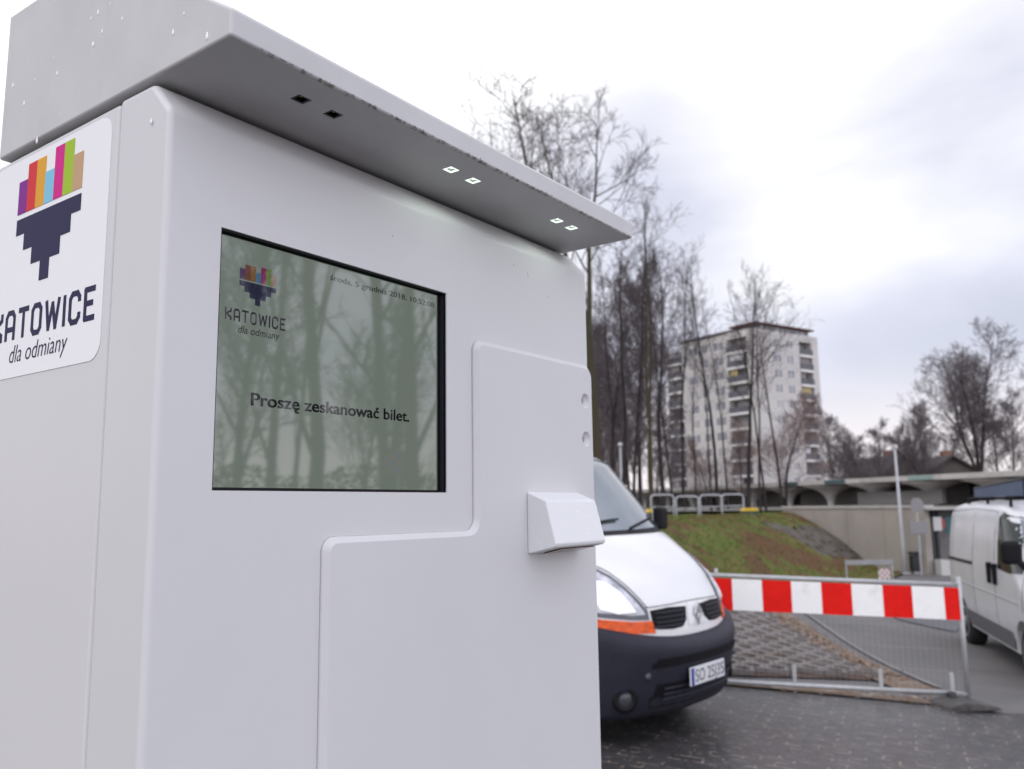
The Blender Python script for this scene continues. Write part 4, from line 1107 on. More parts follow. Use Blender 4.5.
def extra_master(t, Fx, Sy, fpatch, spatch, sline, M_, pm):
    chrome = mat('badge_chrome', (.55, .56, .58), .25, metal=.9)
    dk = mat('grille_black', (.007, .007, .009), .6, spec=.2)
    # windscreen
    ws = fpatch('windscreen', [(-.90, 1.445), (-.45, 1.43), (.45, 1.43), (.90, 1.445), (.80, 1.98), (.40, 2.01), (-.40, 2.01), (-.80, 1.98)], .006, M_['glass'], rings=8, k=6)
    fpatch('cowl', [(-.92, 1.402), (.92, 1.402), (.915, 1.447), (.45, 1.432), (-.45, 1.432), (-.915, 1.447)], .010, dk, k=8)
    for y0, y1, z1 in ((-.62, .05, 1.50), (.14, .80, 1.52)):
        mb = MB(); pts = []
        for k in range(9):
            f = k / 8; y = y0 + (y1 - y0) * f; z_ = 1.445 + (z1 + .07 - 1.445) * (1 - (1 - f) ** 1.5) * .55; pts.append((Fx(y, z_) + .028, y, z_))
        mb.tube(pts, .009, 6); mb.build('wiper', dk, t)
    # bonnet shut line
    def fl(name, pts, w, m, off=.002):
        P = []
        for a, b in zip(pts, pts[1:]):
            for j in range(8): P.append((a[0]+(b[0]-a[0])*j/8, a[1]+(b[1]-a[1])*j/8))
        P.append(pts[-1]); return MB().tube([(Fx(y, z_) + off, y, z_) for y, z_ in P], w, 5).build(name, m, t)
    # headlights
    rim_m = mat('lamp_surround', (.10, .105, .125), .35)
    lens = mat('lamp_lens', (.62, .63, .68), .12, spec=.5, coat=1.0, col2=(.22, .23, .26), vscale=12)
    amber = mat('amber_lens', (.80, .10, .003), .3, spec=.3, coat=.1, var=.35, vscale=18, stretch=(1, 1, 3))
    for s in (-1, 1):
        hl = [(s*.50, .93), (s*.55, 1.03), (s*.62, 1.155), (s*.72, 1.245), (s*.84, 1.285), (s*.93, 1.27), (s*.968, 1.19), (s*.972, .955), (s*.80, .90), (s*.62, .875), (s*.50, .868)]
        inn = [(s*.53, .905), (s*.575, 1.015), (s*.64, 1.135), (s*.73, 1.22), (s*.84, 1.26), (s*.92, 1.245), (s*.955, 1.16), (s*.958, .98), (s*.80, .93), (s*.62, .902)]
        h_ = fpatch('headlight', hl, .006, rim_m, rings=6)
        fpatch('lens', inn, .012, lens, h_, rings=6, bulge=.015, depth=.008)
        fpatch('reflector', [(s*.60, .925), (s*.64, 1.05), (s*.70, 1.12), (s*.77, 1.14), (s*.81, 1.06), (s*.80, .95), (s*.72, .92)], .024, mat('reflector_bright', (.97, .97, .98), .15, coat=1), h_, rings=4, bulge=.012, depth=.01)
        fpatch('reflector', [(s*.83, .97), (s*.83, 1.12), (s*.87, 1.20), (s*.92, 1.17), (s*.94, 1.0)], .022, mat('reflector_bright', (.97, .97, .98), .15, coat=1), h_, rings=4, bulge=.012, depth=.01)
        fpatch('indicator', [(s*.485, .860), (s*.62, .866), (s*.80, .890), (s*.974, .945), (s*.976, .865), (s*.80, .815), (s*.62, .792), (s*.475, .785)], .009, amber, rings=5)
        # grille half
        gr_ = fpatch('grille', [(s*.10, .925), (s*.30, .935), (s*.475, .925), (s*.478, .83), (s*.44, .805), (s*.30, .795), (s*.19, .800), (s*.13, .84)], .004, dk, rings=5)
        for zz in (.905, .875, .845, .818):
            pts = []
            for k in range(8):
                y = s * (.155 + .30 * k / 7 + (.03 if zz < .83 else 0)); pts.append((Fx(y, zz) + .012, y, zz))
            MB().tube(pts, .0065, 6).build('slat', M_['plastic'], gr_)
        # shoulder between bonnet and grille
    fl('bonnet_line', [(-.50, .945), (-.10, .955), (.10, .955), (.49, .945), (.54, 1.05), (.61, 1.175), (.71, 1.265), (.80, 1.30)], .003, dk)
    fl('bonnet_line', [(-.49, .945), (-.54, 1.05), (-.61, 1.175), (-.71, 1.265), (-.80, 1.30)], .003, dk)
    # diamond badge: open ring with a raised plinth between the grille halves
    bx0 = Fx(0, .87) + .014
    fpatch('badge_plinth', [(-.075, .945), (.075, .945), (.12, .80), (-.12, .80)], .010, van_white, rings=3, bulge=.008)
    def ring(o, i, xo):
        vs = []
        for sc_, xx in ((o, xo - .012), (o, xo), (i, xo), (i, xo - .012)):
            for y, z_ in ((0, sc_[1]), (sc_[0], 0), (0, -sc_[1]), (-sc_[0], 0)): vs.append((xx, y, .872 + z_))
        fs = [(r_*4+k, r_*4+(k+1) % 4, (r_+1)*4+(k+1) % 4, (r_+1)*4+k) for r_ in range(3) for k in range(4)]
        return MB().add(vs, fs)
    bevel(ring((.050, .080), (.020, .040), bx0 + .020).build('badge', chrome, t), .003, 2)
    # bumper slots, fog lamp, plate
    for (ya, yb, za, zb, nm) in ((-.58, .58, .575, .632, 'air_slot'), (-.56, .56, .315, .470, 'lower_intake')):
        P = [(ya, za), (yb, za), (yb - .04, zb), (ya + .04, zb)]
        P2 = []
        for i in range(4):
            a, b = P[i], P[(i + 1) % 4]
            for j in range(10): P2.append((a[0]+(b[0]-a[0])*j/10, a[1]+(b[1]-a[1])*j/10))
        cz_ = (za + zb) / 2; vs = []; N_ = len(P2)
        for f in (0, .5, 1):
            for p in P2:
                y, z_ = p[0]*(.9+.1*f) if False else p[0], cz_ + (p[1]-cz_)*f
                vs.append((Fx(y, z_) + pm(z_) * .98 + .006, y, z_))
        fs = [(r_*N_+i, r_*N_+(i+1) % N_, (r_+1)*N_+(i+1) % N_, (r_+1)*N_+i) for r_ in range(2) for i in range(N_)]
        MB().add(vs, fs).build(nm, dk, t)
    for zz in (.365, .40, .435):
        pts = [(Fx(y, zz) + pm(zz) + .010, y, zz) for y in [(-.46 + .92*k/12) for k in range(13)]]
        MB().tube(pts, .007, 6).build('intake_slat', M_['plastic'], t)
    for s in (-1, 1):
        x = Fx(s*.72, .40) + pm(.40); nrm = Vector((1, s*.75, 0)).normalized(); ang = math.atan2(nrm.y, nrm.x)
        Mx = Matrix.Translation((x - .002, s*.72, .40)) @ Matrix.Rotation(ang, 4, 'Z')
        mb = MB().lathe([(.085, -.03), (.085, .010), (.055, .014), (.05, .0)], 20, (0,0,0), 'x'); mb.v = [Mx @ v_ for v_ in mb.v]; mb.build('fog_lamp_surround', dk, t, True)
        mb = MB().lathe([(.001, .012), (.03, .010), (.05, .0)], 20, (0,0,0), 'x', cap=False); mb.v = [Mx @ v_ for v_ in mb.v]; mb.build('fog_lamp', mat('fog_glass', (.05, .052, .06), .25), t, True)
        x2 = Fx(s*.60, .53) + pm(.53); mb = MB().lathe([(.022, -.02), (.022, .008), (.001, .009)], 14, (x2, s*.60, .53), 'x'); mb.build('tow_cap', mat('tow_cap', (.07, .07, .08), .4), t, True)
    px_ = Fx(0, .50) + pm(.50) + .018
    pl = bevel(MB().box((px_, -.27, .430), (px_ + .012, .21, .548)).build('number_plate', mat('plate_white', (.72, .73, .75), .35), t), .004, 2)
    MB().box((px_ + .0121, -.264, .434), (px_ + .0132, -.226, .544)).build('blue_band', mat('plate_blue', (.02, .04, .30), .4), pl)
    text_fit('SO 25J35', mat('plate_black', (.01, .01, .012), .4), pl, 'plate_characters', (px_ + .0134, -.208, .450), (0, 1, 0), (0, 0, 1), .40, .078)
    # sides
    for s in (-1, 1):
        spatch('side_window', [(-1.95, 1.36), (-1.10, 1.34), (-.98, 1.38), (-1.50, 1.93), (-1.95, 1.95)], s, .004, M_['sglass'], rings=5, k=6)
        sline('door_seam', [(-2.25, .35), (-2.25, 2.0)], s, .004, dk); sline('door_seam', [(-1.22, .62), (-1.16, 1.2), (-1.70, 1.98)], s, .004, dk)
        sline('side_rail', [(-4.6, 1.15), (-2.4, 1.15)], s, .012, dk); sline('rubbing_strip', [(-4.8, .70), (-1.3, .70)], s, .03, M_['plastic'])
        mr = bevel(MB().box((-.98, s*1.03 - .06, 1.41), (-.89, s*1.03 + .07, 1.60)).build('mirror', dk, t), .03, 3)
        MB().tube([(-.94, s*.90, 1.42), (-.94, s*1.00, 1.46)], .03, 8).build('mirror_arm', dk, mr)
        MB().box((-.988, s*1.03 - .04, 1.43), (-.9815, s*1.03 + .055, 1.58)).build('mirror_glass', mat('mirror_glass', (.7, .72, .75), .03, metal=1), mr)
    lamp = mat('tail_red', (.35, .01, .01), .2, coat=1)
    xr = -4.9
    for s in (-1, 1): bevel(MB().box((xr - .012, s*.93 - .05, .95), (xr + .03, s*.93 + .05, 1.35)).build('tail_light', lamp, t), .01, 2)

MASTER = [ # z, xf, hw, xr, D
    (.34, -.10, .955, -4.9, .62), (.50, -.06, .97, -4.9, .66), (.70, -.055, .985, -4.9, .68), (.78, -.06, .985, -4.9, .70), (.93, -.095, .985, -4.9, .72), (1.00, -.13, .985, -4.9, .74),
    (1.10, -.20, .98, -4.9, .70), (1.20, -.31, .975, -4.9, .64), (1.30, -.46, .97, -4.9, .56), (1.37, -.57, .965, -4.9, .48), (1.42, -.68, .963, -4.9, .42),
    (1.62, -.83, .945, -4.9, .42), (1.97, -1.13, .92, -4.9, .42), (2.05, -1.27, .905, -4.9, .46), (2.13, -1.68, .875, -4.88, .5), (2.19, -2.3, .82, -4.84, .55), (2.23, -2.7, .72, -4.75, .6), (2.25, -3.0, .55, -4.6, .6)]
heading = Vector((.765, -.645, 0)).normalized()
plate_c = Vector((1.15, 5.07, 0))
make_van(dict(name='delivery_van', label='white delivery van with dark bumper parked beside the ticket terminal', loc=(1.31, 6.08, -.11), rz=math.atan2(heading.y, heading.x), ex=2.4,
    tab=MASTER, hw=.985, wheels=(-.92, -4.0), wr=.33, paint=van_white, bumper_dark=True, rise=.17,
    bumper=[(.245, -.10), (.265, .0), (.31, .035), (.42, .045), (.50, .052), (.58, .065), (.63, .075), (.675, .076), (.715, .055), (.738, .012), (.742, -.02)], extra=extra_master))

def extra_trafic(t, Fx, Sy, fpatch, spatch, sline, M_, pm):
    dk = mat('grille_black', (.012, .012, .015), .5)
    fpatch('windscreen', [(-.86, 1.20), (.86, 1.20), (.74, 1.76), (-.74, 1.76)], .006, M_['glass'], rings=8, k=8)
    for s in (-1, 1):
        fpatch('headlight', [(s*.48, .80), (s*.60, .95), (s*.80, 1.03), (s*.90, .98), (s*.92, .80), (s*.70, .74)], .008, mat('lamp_lens', (.78, .79, .84), .06), rings=5, bulge=.01)
        fpatch('grille', [(s*.08, .84), (s*.42, .82), (s*.42, .70), (s*.08, .70)], .006, dk)
        spatch('side_window', [(-1.80, 1.17), (-1.30, 1.15), (-.98, 1.17), (-1.08, 1.30), (-1.40, 1.73), (-1.76, 1.80), (-1.82, 1.74)], s, .004, M_['sglass'], rings=5, k=6)
        d = mat('shut_line', (.16, .16, .17), .6)
        sline('door_seam', [(-1.96, .40), (-1.96, 1.80)], s, .005, d); sline('door_seam', [(-.86, .78), (-.84, 1.0), (-.96, 1.2), (-1.45, 1.78)], s, .005, d)
        sline('door_seam', [(-3.08, .42), (-3.08, 1.78)], s, .005, d); sline('door_seam', [(-4.55, 1.80), (-3.2, 1.84), (-1.5, 1.80)], s, .004, d)
        sline('sliding_rail', [(-4.55, 1.14), (-3.12, 1.15)], s, .022, dk)
        sline('crease', [(-4.55, .86), (-1.0, .86)], s, .010, mat('shut_soft', (.42, .42, .45), .5))
        bevel(MB().box((-2.16, s*.952 - .04, .98), (-2.11, s*.952 + .04, 1.22)).build('door_handle', dk, t), .01, 2)
        bevel(MB().box((-1.89, s*.952 - .04, .98), (-1.84, s*.952 + .04, 1.22)).build('door_handle', dk, t), .01, 2)
        spatch('sill_cladding', [(-3.62, .33), (-1.42, .33), (-1.36, .44), (-1.40, .52), (-3.60, .52), (-3.64, .44)], s, .012, mat('grey_cladding', (.13, .13, .14), .6), rings=2, k=8)
        spatch('sill_cladding', [(-4.55, .38), (-4.42, .38), (-4.38, .48), (-4.40, .56), (-4.55, .56)], s, .012, mat('grey_cladding', (.13, .13, .14), .6), rings=2)
        mr = bevel(MB().box((-.90, s*1.03 - .09, 1.28), (-.74, s*1.03 + .10, 1.52)).build('mirror', dk, t), .05, 4)
        MB().tube([(-.92, s*.86, 1.22), (-.82, s*.98, 1.34)], .035, 8).build('mirror_arm', dk, mr)
        bevel(MB().box((-4.672, s*.80 - .05, .85), (-4.60, s*.80 + .05, 1.30)).build('tail_light', mat('tail_red', (.35, .01, .01), .2, coat=1), t), .01, 2)
    # roof bars
    for x in (-4.1, -3.0, -1.9):
        MB().tube([(x, -.72, 1.84), (x, -.72, 1.97), (x, .72, 1.97), (x, .72, 1.84)], .022, 8).build('roof_bar', dk, t)
TRAFIC = [(.30, -.10, .90, -4.65, .70), (.50, -.04, .93, -4.66, .75), (.60, -.01, .945, -4.66, .78), (.75, -.02, .952, -4.66, .80), (.85, -.06, .952, -4.66, .82), (.95, -.18, .952, -4.66, .80), (1.05, -.40, .95, -4.66, .70),
    (1.14, -.62, .945, -4.66, .60), (1.19, -.72, .94, -4.66, .55), (1.45, -.98, .915, -4.65, .52), (1.72, -1.28, .875, -4.64, .50), (1.80, -1.42, .85, -4.63, .5), (1.86, -1.64, .80, -4.58, .52), (1.91, -2.0, .70, -4.5, .55), (1.94, -2.4, .52, -4.35, .6)]
rw, fwp = at(965, 646, 11.9), at(1031, 690, 8.95)
hd = Vector((fwp.x - rw.x, fwp.y - rw.y, 0)).normalized()
nose = Vector((rw.x, rw.y, 0)) + hd * 3.75 + Vector((-hd.y, hd.x, 0)) * .99
make_van(dict(name='panel_van', label='silver white panel van with roof bars driving at the right edge', loc=(nose.x, nose.y, -.43), rz=math.atan2(hd.y, hd.x),
    tab=TRAFIC, hw=.952, wheels=(-.93, -3.98), wr=.32, paint=van_silver, bumper_dark=False, ex=2.6,
    bumper=[(.22, -.06), (.25, .0), (.35, .03), (.50, .035), (.62, .03), (.66, .01), (.67, -.01)], extra=extra_trafic))
def roof_load():
    t = thing('ladder_carrier', 'long blue ladder carrier strapped on the roof bars of the silver van', 'roof carrier', (nose.x, nose.y, -.43), math.atan2(hd.y, hd.x))
    bm_ = mat('blue_carrier', (.075, .11, .20), .5, var=.2, vscale=5)
    f = MB()
    f.add([(-4.0, -.66, 1.99), (-1.6, -.66, 1.99), (-1.6, -.66, 2.16), (-4.0, -.66, 2.10), (-4.0, -.60, 1.99), (-1.6, -.60, 1.99), (-1.6, -.60, 2.16), (-4.0, -.60, 2.10)],
          [(0,1,2,3),(7,6,5,4),(0,4,5,1),(1,5,6,2),(2,6,7,3),(3,7,4,0)])
    f.build('side_board', bm_, t)
    r_ = MB()
    for k in range(9): r_.tube([(-4.2 + k*.35, -.58, 2.09), (-4.2 + k*.35, .55, 2.09)], .015, 6)
    r_.build('rung', mat('dark_bar', (.02, .02, .025), .5), t)
    MB().tube([(-4.05, -.63, 1.98), (-4.05, -.63, 2.11), (-1.55, -.63, 2.18), (-1.55, -.63, 1.97)], .03, 8).build('edge_rail', mat('dark_bar', (.02, .02, .025), .5), t)
    MB().tube([(-4.4, .58, 2.07), (-1.2, .58, 2.07)], .03, 8).build('edge_rail', mat('dark_bar', (.02, .02, .025), .5), t)
roof_load()

# ------------------------------------------------------------------ the ticket terminal
TH = R(53.82276218); CK = Vector((-.42855473, -.71058996)); ZO = 1.5187105
kx = -(math.cos(TH) * CK.x - math.sin(TH) * CK.y); ky = -(math.sin(TH) * CK.x + math.cos(TH) * CK.y)
def terminal():
    W = .7545
    T = thing('ticket_terminal', 'tall pale grey ticket terminal with canopy, screen and city sticker in the foreground', 'ticket terminal', (kx, ky, 0), TH)
    Z = lambda z: z + ZO
    paint = mat('terminal_paint', (.665, .66, .665), .42, spec=.4, var=.045, vscale=1.6, bump=.05, bscale=900, dirt=(.60, .59, .58), dscale=14, dlo=.66, dhi=.80, damt=.5)
    side_p = mat('terminal_side_paint', (.68, .672, .675), .40, spec=.4, var=.03, vscale=2.0, bump=.05, bscale=900, dirt=(.60, .59, .58), dscale=11, dlo=.66, dhi=.82, damt=.5)
    can_p = mat('canopy_paint', (.60, .595, .595), .45, spec=.35, bump=.05, bscale=700, col2=(.555, .55, .55), vscale=9, dirt=(.40, .385, .37), dscale=22, dlo=.58, dhi=.82, damt=.28, dstretch=(1, 1, .35))
    black = mat('screen_black', (.008, .008, .012), .25)
    dark_gap = mat('gap_dark', (.02, .02, .022), .8)
    # front shell
    prof = [(0, Z(-1.42)), (0, Z(.3605)), (.031, Z(.3955)), (.0905, Z(.3955)), (.0905, Z(-1.42))]
    sh_ = MB().prism(prof, 'x', 0, W).build('front_shell', paint, T)
    bv = sh_.modifiers.new('bevel', 'BEVEL'); bv.width = .0065; bv.segments = 5; bv.limit_method = 'ANGLE'; bv.angle_limit = R(25)
    cut(sh_, [MB().box((.0611, -.05, Z(.001)), (.4011, .045, Z(.2591)))])
    sh_.data.materials.clear(); sh_.data.materials.append(paint)
    sh_.data.polygons.foreach_set('use_smooth', [True] * len(sh_.data.polygons)); wnorm(sh_)
    # rear housing with side panels
    hs = MB().box((.0015, .0925, Z(-1.42)), (W - .0015, .40, Z(.3935))).build('rear_housing', side_p, T); bevel(hs, .005, 4)
    MB().box((.012, .05, Z(-1.47)), (W - .012, .38, Z(.3985))).build('core', dark_gap, T)
    bevel(MB().box((.02, .02, 0), (W - .02, .39, .11)).build('plinth', mat('plinth_grey', (.16, .16, .165), .6), T), .005, 2)
    # canopy
    cp = [(-.0937, Z(.4001)), (-.0937, Z(.4268)), (-.066, Z(.4445)), (.02, Z(.500)), (.12, Z(.5620)), (.17, Z(.5800)), (.2877, Z(.5822)), (.3560, Z(.5845)), (.3575, Z(.4001))]
    ca = MB().prism(cp, 'x', -.0015, .7445).build('canopy', can_p, T)
    bv = ca.modifiers.new('bevel', 'BEVEL'); bv.width = .0035; bv.segments = 4; bv.limit_method = 'ANGLE'; bv.angle_limit = R(25)
    leds = [(.3543, -.048), (.3996, -.0467), (.5984, -.0459), (.6391, -.0455), (.117, -.0472), (.1603, -.0474)]
    cut(ca, [MB().box((x - .0085, y - .0075, Z(.39)), (x + .0085, y + .0075, Z(.412))) for x, y in leds])
    ca.data.materials.clear(); ca.data.materials.append(can_p)
    ca.data.polygons.foreach_set('use_smooth', [True] * len(ca.data.polygons)); wnorm(ca)
    ledm = mat('led_light', (1, 1, 1), .3, emit=(.88, 1.0, .90), estr=5)
    for i, (x, y) in enumerate(leds):
        lit = i < 4
        fr_ = MB(); a, b = .0083, .0058
        for (x0, y0, x1, y1) in ((-a, -.0073, a, -.0050), (-a, .0050, a, .0073), (-a, -.0050, -b, .0050), (b, -.0050, a, .0050)):
            fr_.box((x + x0, y + y0, Z(.4004)), (x + x1, y + y1, Z(.4014 if lit else .4095)))
        L_ = fr_.build('lamp', mat('led_rim_lit', (.3, .32, .3), .3, emit=(.85, 1.0, .88), estr=1.1) if lit else black, T)
        MB().box((x - .0084, y - .0074, Z(.4096)), (x + .0084, y + .0074, Z(.4112))).build('reflector', mat('led_reflector', (.05, .06, .055), .5) if lit else mat('led_off', (.02, .02, .03), .3), L_)
        MB().lathe([(.0, .4022), (.0020, .4030), (.0030, .4050), (.0030, .4095)], 12, (x, y - .001, ZO), cap=False).build('diode', ledm if lit else mat('led_yellow_off', (.30, .26, .04), .4), L_)
    for x, y in leds[:4]:
        ld = bpy.data.lights.new('led', 'SPOT'); ld.energy = .035; ld.color = (.85, 1, .88); ld.shadow_soft_size = .0015; ld.spot_size = R(165); ld.spot_blend = .4
        lo = bpy.data.objects.new('led_light', ld); COL.objects.link(lo); lo.parent = T; lo.location = (x, y, Z(.3995))
    # door panel with chamfered raised edge
    x1_, x2_, z1_, z2_ = .1955, .4520, -.0467, .2066; xr, zb = .7520, -1.34
    def rounded(pts, rad):
        o_ = []; n = len(pts)
        for i in range(n):
            p0, p1, p2 = Vector(pts[i-1]), Vector(pts[i]), Vector(pts[(i+1) % n])
            a = (p0 - p1).normalized(); b = (p2 - p1).normalized(); r_ = rad[i]
            c = p1 + (a + b) * r_
            for k in range(7):
                an = math.pi / 2 * k / 6; q = c - b * r_ * math.cos(an) - a * r_ * math.sin(an)
                o_.append((q.x, q.y))
        return o_
    def ring(d, dr):
        pts = [(x2_ + d, z2_ - d), (x2_ + d, z1_ - d), (x1_ + d, z1_ - d), (x1_ + d, zb + d), (xr - d*.5, zb + d), (xr - d*.5, z2_ - d)]
        rad = [.016 - dr, .016 + dr, .016 - dr, .016 - dr, .014, .014]
        return rounded(pts, rad)
    lv = [(ring(0, 0), .001), (ring(.0008, .0008), -.0022), (ring(.0016, .0016), -.0032), (ring(.0066, .0050), -.0072), (ring(.0080, .006), -.0080)]
    vs, fs = [], []
    for rg, y in lv: vs += [(p[0], y, Z(p[1])) for p in rg]
    n = len(lv[0][0])
    for j in range(len(lv) - 1):
        for i in range(n): fs.append((j*n+i, j*n+(i+1) % n, (j+1)*n+(i+1) % n, (j+1)*n+i))
    fs.append(tuple((len(lv)-1)*n + i for i in range(n))); fs.append(tuple(reversed(range(n))))
    dp = MB().add(vs, fs).build('door_panel', paint, T)
    cut(dp, [MB().lathe([(.0135, -.02), (.0118, -.0078), (.0062, .0003)], 28, (.7285, 0, Z(z)), 'y') for z in (.1470, .0868)])
    dp.data.materials.clear(); dp.data.materials.append(paint)
    dp.data.polygons.foreach_set('use_smooth', [True] * len(dp.data.polygons)); wnorm(dp)
    for z in (.1470, .0868):
        lk = MB().lathe([(.0058, -.0005), (.0058, .003)], 18, (.7285, 0, Z(z)), 'y').build('lock', mat('lock_steel', (.45, .45, .46), .35, metal=.8), T)
        MB().box((.7277, -.0009, Z(z) - .0035), (.7293, -.00055, Z(z) + .0035)).build('keyhole', black, lk)
    # scanner hood
    hp_ = [(-.0078, Z(.0035)), (-.0405, Z(-.0098)), (-.0566, Z(-.0690)), (-.0540, Z(-.0735)), (-.0078, Z(-.0835))]
    sc_ = MB().prism(hp_, 'x', .5639, .6975).build('scanner_hood', mat('scanner_paint', (.77, .77, .78), .4, bump=.08, bscale=700, dirt=(.95, .95, .95), dscale=120, dlo=.62, dhi=.66, damt=.5), T)
    bevel(sc_, .0045, 4, 25)
    wq = MB().add([(.59, -.046, Z(-.0757)), (.68, -.046, Z(-.0757)), (.68, -.018, Z(-.0820)), (.59, -.018, Z(-.0820)), (.59, -.046, Z(-.0772)), (.68, -.046, Z(-.0772)), (.68, -.018, Z(-.0835)), (.59, -.018, Z(-.0835))],
                  [(0,1,2,3),(7,6,5,4),(0,4,5,1),(1,5,6,2),(2,6,7,3),(3,7,4,0)])
    wq.build('scanner_window', mat('scanner_red_glass', (.10, .03, .02), .1), sc_)
    # screen
    SY = .0090
    lin = MB(); x0, x1, z0, z1 = .0615, .4007, .0014, .2587; th = .0012
    for (a, b, c, d) in ((x0, z0, x1, z0 + th), (x0, z1 - th, x1, z1), (x0, z0 + th, x0 + th, z1 - th), (x1 - th, z0 + th, x1, z1 - th)):
        lin.box((a, .0012, Z(b)), (c, .040, Z(d)))
    bez = lin.build('bezel', mat('bezel_black', (.004, .004, .006), .4, spec=.2), T)
    for q in (.0040, .0065): # ribbed rubber seal on the right reveal
        MB().box((x1 - th - .0012, q, Z(z0 + th)), (x1 - th - .0001, q + .002, Z(z1 - th))).build('seal', mat('seal_rubber', (.025, .025, .035), .35), bez)
    brd = MB(); mr_, mt_, ml_ = .0066, .0018, .0010
    a0, a1, c0, c1 = x0 + th + .0001, x1 - th - .0001, z0 + th + .0001, z1 - th - .0001
    for (a, b, c, d) in ((a0, c0, a1, c0 + .0016), (a0, c1 - mt_, a1, c1), (a0, c0 + .0016, a0 + ml_, c1 - mt_), (a1 - mr_, c0 + .0016, a1, c1 - mt_)):
        brd.box((a, SY - .0004, Z(b)), (c, SY - .0001, Z(d)))
    brd.build('screen_border', mat('border_black', (.006, .006, .008), .3, spec=.25), bez)
    disp = mat('display', (.018, .022, .018), .03, spec=.5, ior=1.85, emit=(.84, 1.0, .86), estr=.12)
    S_ = MB().box((x0 + th + .0001, SY, Z(z0 + th + .0001)), (x1 - th - .0001, .038, Z(z1 - th - .0001))).build('screen', disp, T)
    def ink(nm, c, e): return mat(nm, tuple(k * .06 for k in c), .03, ior=1.85, emit=c, estr=e)
    inkb = mat('screen_ink_black', (.004, .004, .006), .03, ior=1.85)
    def rect_set(nm, rects, y, m, parent, th_=.00012):
        mb = MB()
        for (a, b, c, d) in rects: mb.box((a, y - th_, Z(b)), (c, y, Z(d)))
        return mb.build(nm, m, parent)
    # heart emblem layout in unit cells: 8 columns
    def emblem(place, s):
        """place(name, list of rects in emblem units, colour key)"""
        u = s / 7.0
        bars = [('violet', 0, 3.2), ('red', 1, 4.6), ('orange', 2, 4.6), ('blue', 3, 3.0), ('magenta', 4, 4.9), ('green', 5, 4.9), ('tan', 6, 3.3)]
        for nm, i, h in bars: place('emblem_' + nm, [(i*u, .18*u, (i+1)*u, (.18 + h*.60)*u)], nm)
        place('emblem_point', [(0, -1.02*u, 7*u, -.12*u), (.95*u, -1.98*u, 6.05*u, -1.02*u), (1.95*u, -2.94*u, 5.05*u, -1.98*u), (3.0*u, -4.05*u, 4.0*u, -2.94*u)], 'navy')
    # emblem on the screen (x to the right)
    scr_cols = dict(violet=(.09, .05, .12), red=(.16, .06, .04), orange=(.20, .10, .03), blue=(.07, .17, .28), magenta=(.22, .03, .12), green=(.12, .20, .04), tan=(.26, .17, .12), navy=(.025, .028, .06))
    ex0, ez0 = .0904, .2137
    def pl_scr(nm, rects, key): rect_set(nm, [(ex0 + a, ez0 + b*.893, ex0 + c, ez0 + d*.893) for a, b, c, d in rects], SY - .0002, ink('ink_' + key, scr_cols[key], .5), S_)
    emblem(pl_scr, .0455)
    # KATOWICE lettering as flat strokes
    LET = {'K': (.72, [[(0, 0), (0, 1)], [(.62, 1), (.62, .80), (.05, .50)], [(.05, .50), (.62, .2), (.62, 0)]]),
           'A': (.72, [[(0, 0), (0, .82), (.14, 1), (.48, 1), (.62, .82), (.62, 0)], [(0, .36), (.62, .36)]]),
           'T': (.72, [[(-.02, 1), (.66, 1)], [(.32, 1), (.32, 0)]]),
           'O': (.72, [[(.14, 0), (0, .16), (0, .84), (.14, 1), (.48, 1), (.62, .84), (.62, .16), (.48, 0), (.14, 0)]]),
           'W': (1.0, [[(0, 1), (.20, 0), (.45, .90), (.70, 0), (.90, 1)]]),
           'I': (.10, [[(0, 0), (0, 1)]]),
           'C': (.72, [[(.62, .74), (.62, .84), (.48, 1), (.14, 1), (0, .84), (0, .16), (.14, 0), (.48, 0), (.62, .16), (.62, .26)]]),
           'E': (.66, [[(.58, 1), (0, 1), (0, 0), (.58, 0)], [(0, .52), (.46, .52)]])}
    def letters(word, width, h, stroke, fn, nm, m, parent):
        tot = sum(LET[c][0] for c in word) + .30 * (len(word) - 1); k = width / tot; x = 0; mb = MB()
        for c in word:
            for pl_ in LET[c][1]:
                pts = [Vector(((x + p[0]) * k, p[1] * h, 0)) for p in pl_]
                b0_ = len(mb.v)
                for a_, b_ in zip(pts, pts[1:]):
                    e_ = (b_ - a_).normalized() * stroke * .28
                    mb.tube([a_ - e_, b_ + e_], stroke / 2, 8)
                for v_ in mb.v[b0_:]: v_.z *= .06
            x += LET[c][0] + .30
        mb.v = [fn(v_) for v_ in mb.v]
        return mb.build(nm, m, parent)
    letters('KATOWICE', .0742, .0112, .0021, lambda v_: Vector((.0752 + v_.x, SY - .0003 + v_.z, Z(.1706) + v_.y)), 'lettering', inkb, S_)
    ys = SY - .0003
    text_fit('dla odmiany', inkb, S_, 'slogan', (.0905, ys, Z(.1588)), (1, 0, 0), (0, 0, 1), .0515, .0078, shear=.22)
    polish('Proszę zeskanować bilet.', inkb, S_, 'message', (.1086, ys, Z(.0868)), .2312, .0125, ((.0004, 0), (.0008, 0), (.0011, .0001), (.0003, .0006), (.0008, .0006), (.0006, .0003)))
    polish('środa, 5 grudnia 2018, 10:52:08', inkb, S_, 'date_and_time', (.2102, ys, Z(.2384)), .1767, .0066, ((.0003, 0),))
    # sticker on the side (local -x side; reading direction is -y)
    cz0, cz1, cy0, cy1 = .1307, .3858, .1045, .3700
    pts = rounded([(cy0, cz1), (cy1, cz1), (cy1, cz0), (cy0, cz0)], [.020] * 4)
    n = len(pts); vs = [(.0014, y, Z(z)) for y, z in pts] + [(.0008, y, Z(z)) for y, z in pts]
    fs = [tuple(range(n)), tuple(range(n, 2*n))] + [(i, (i+1) % n, (i+1) % n + n, i + n) for i in range(n)]
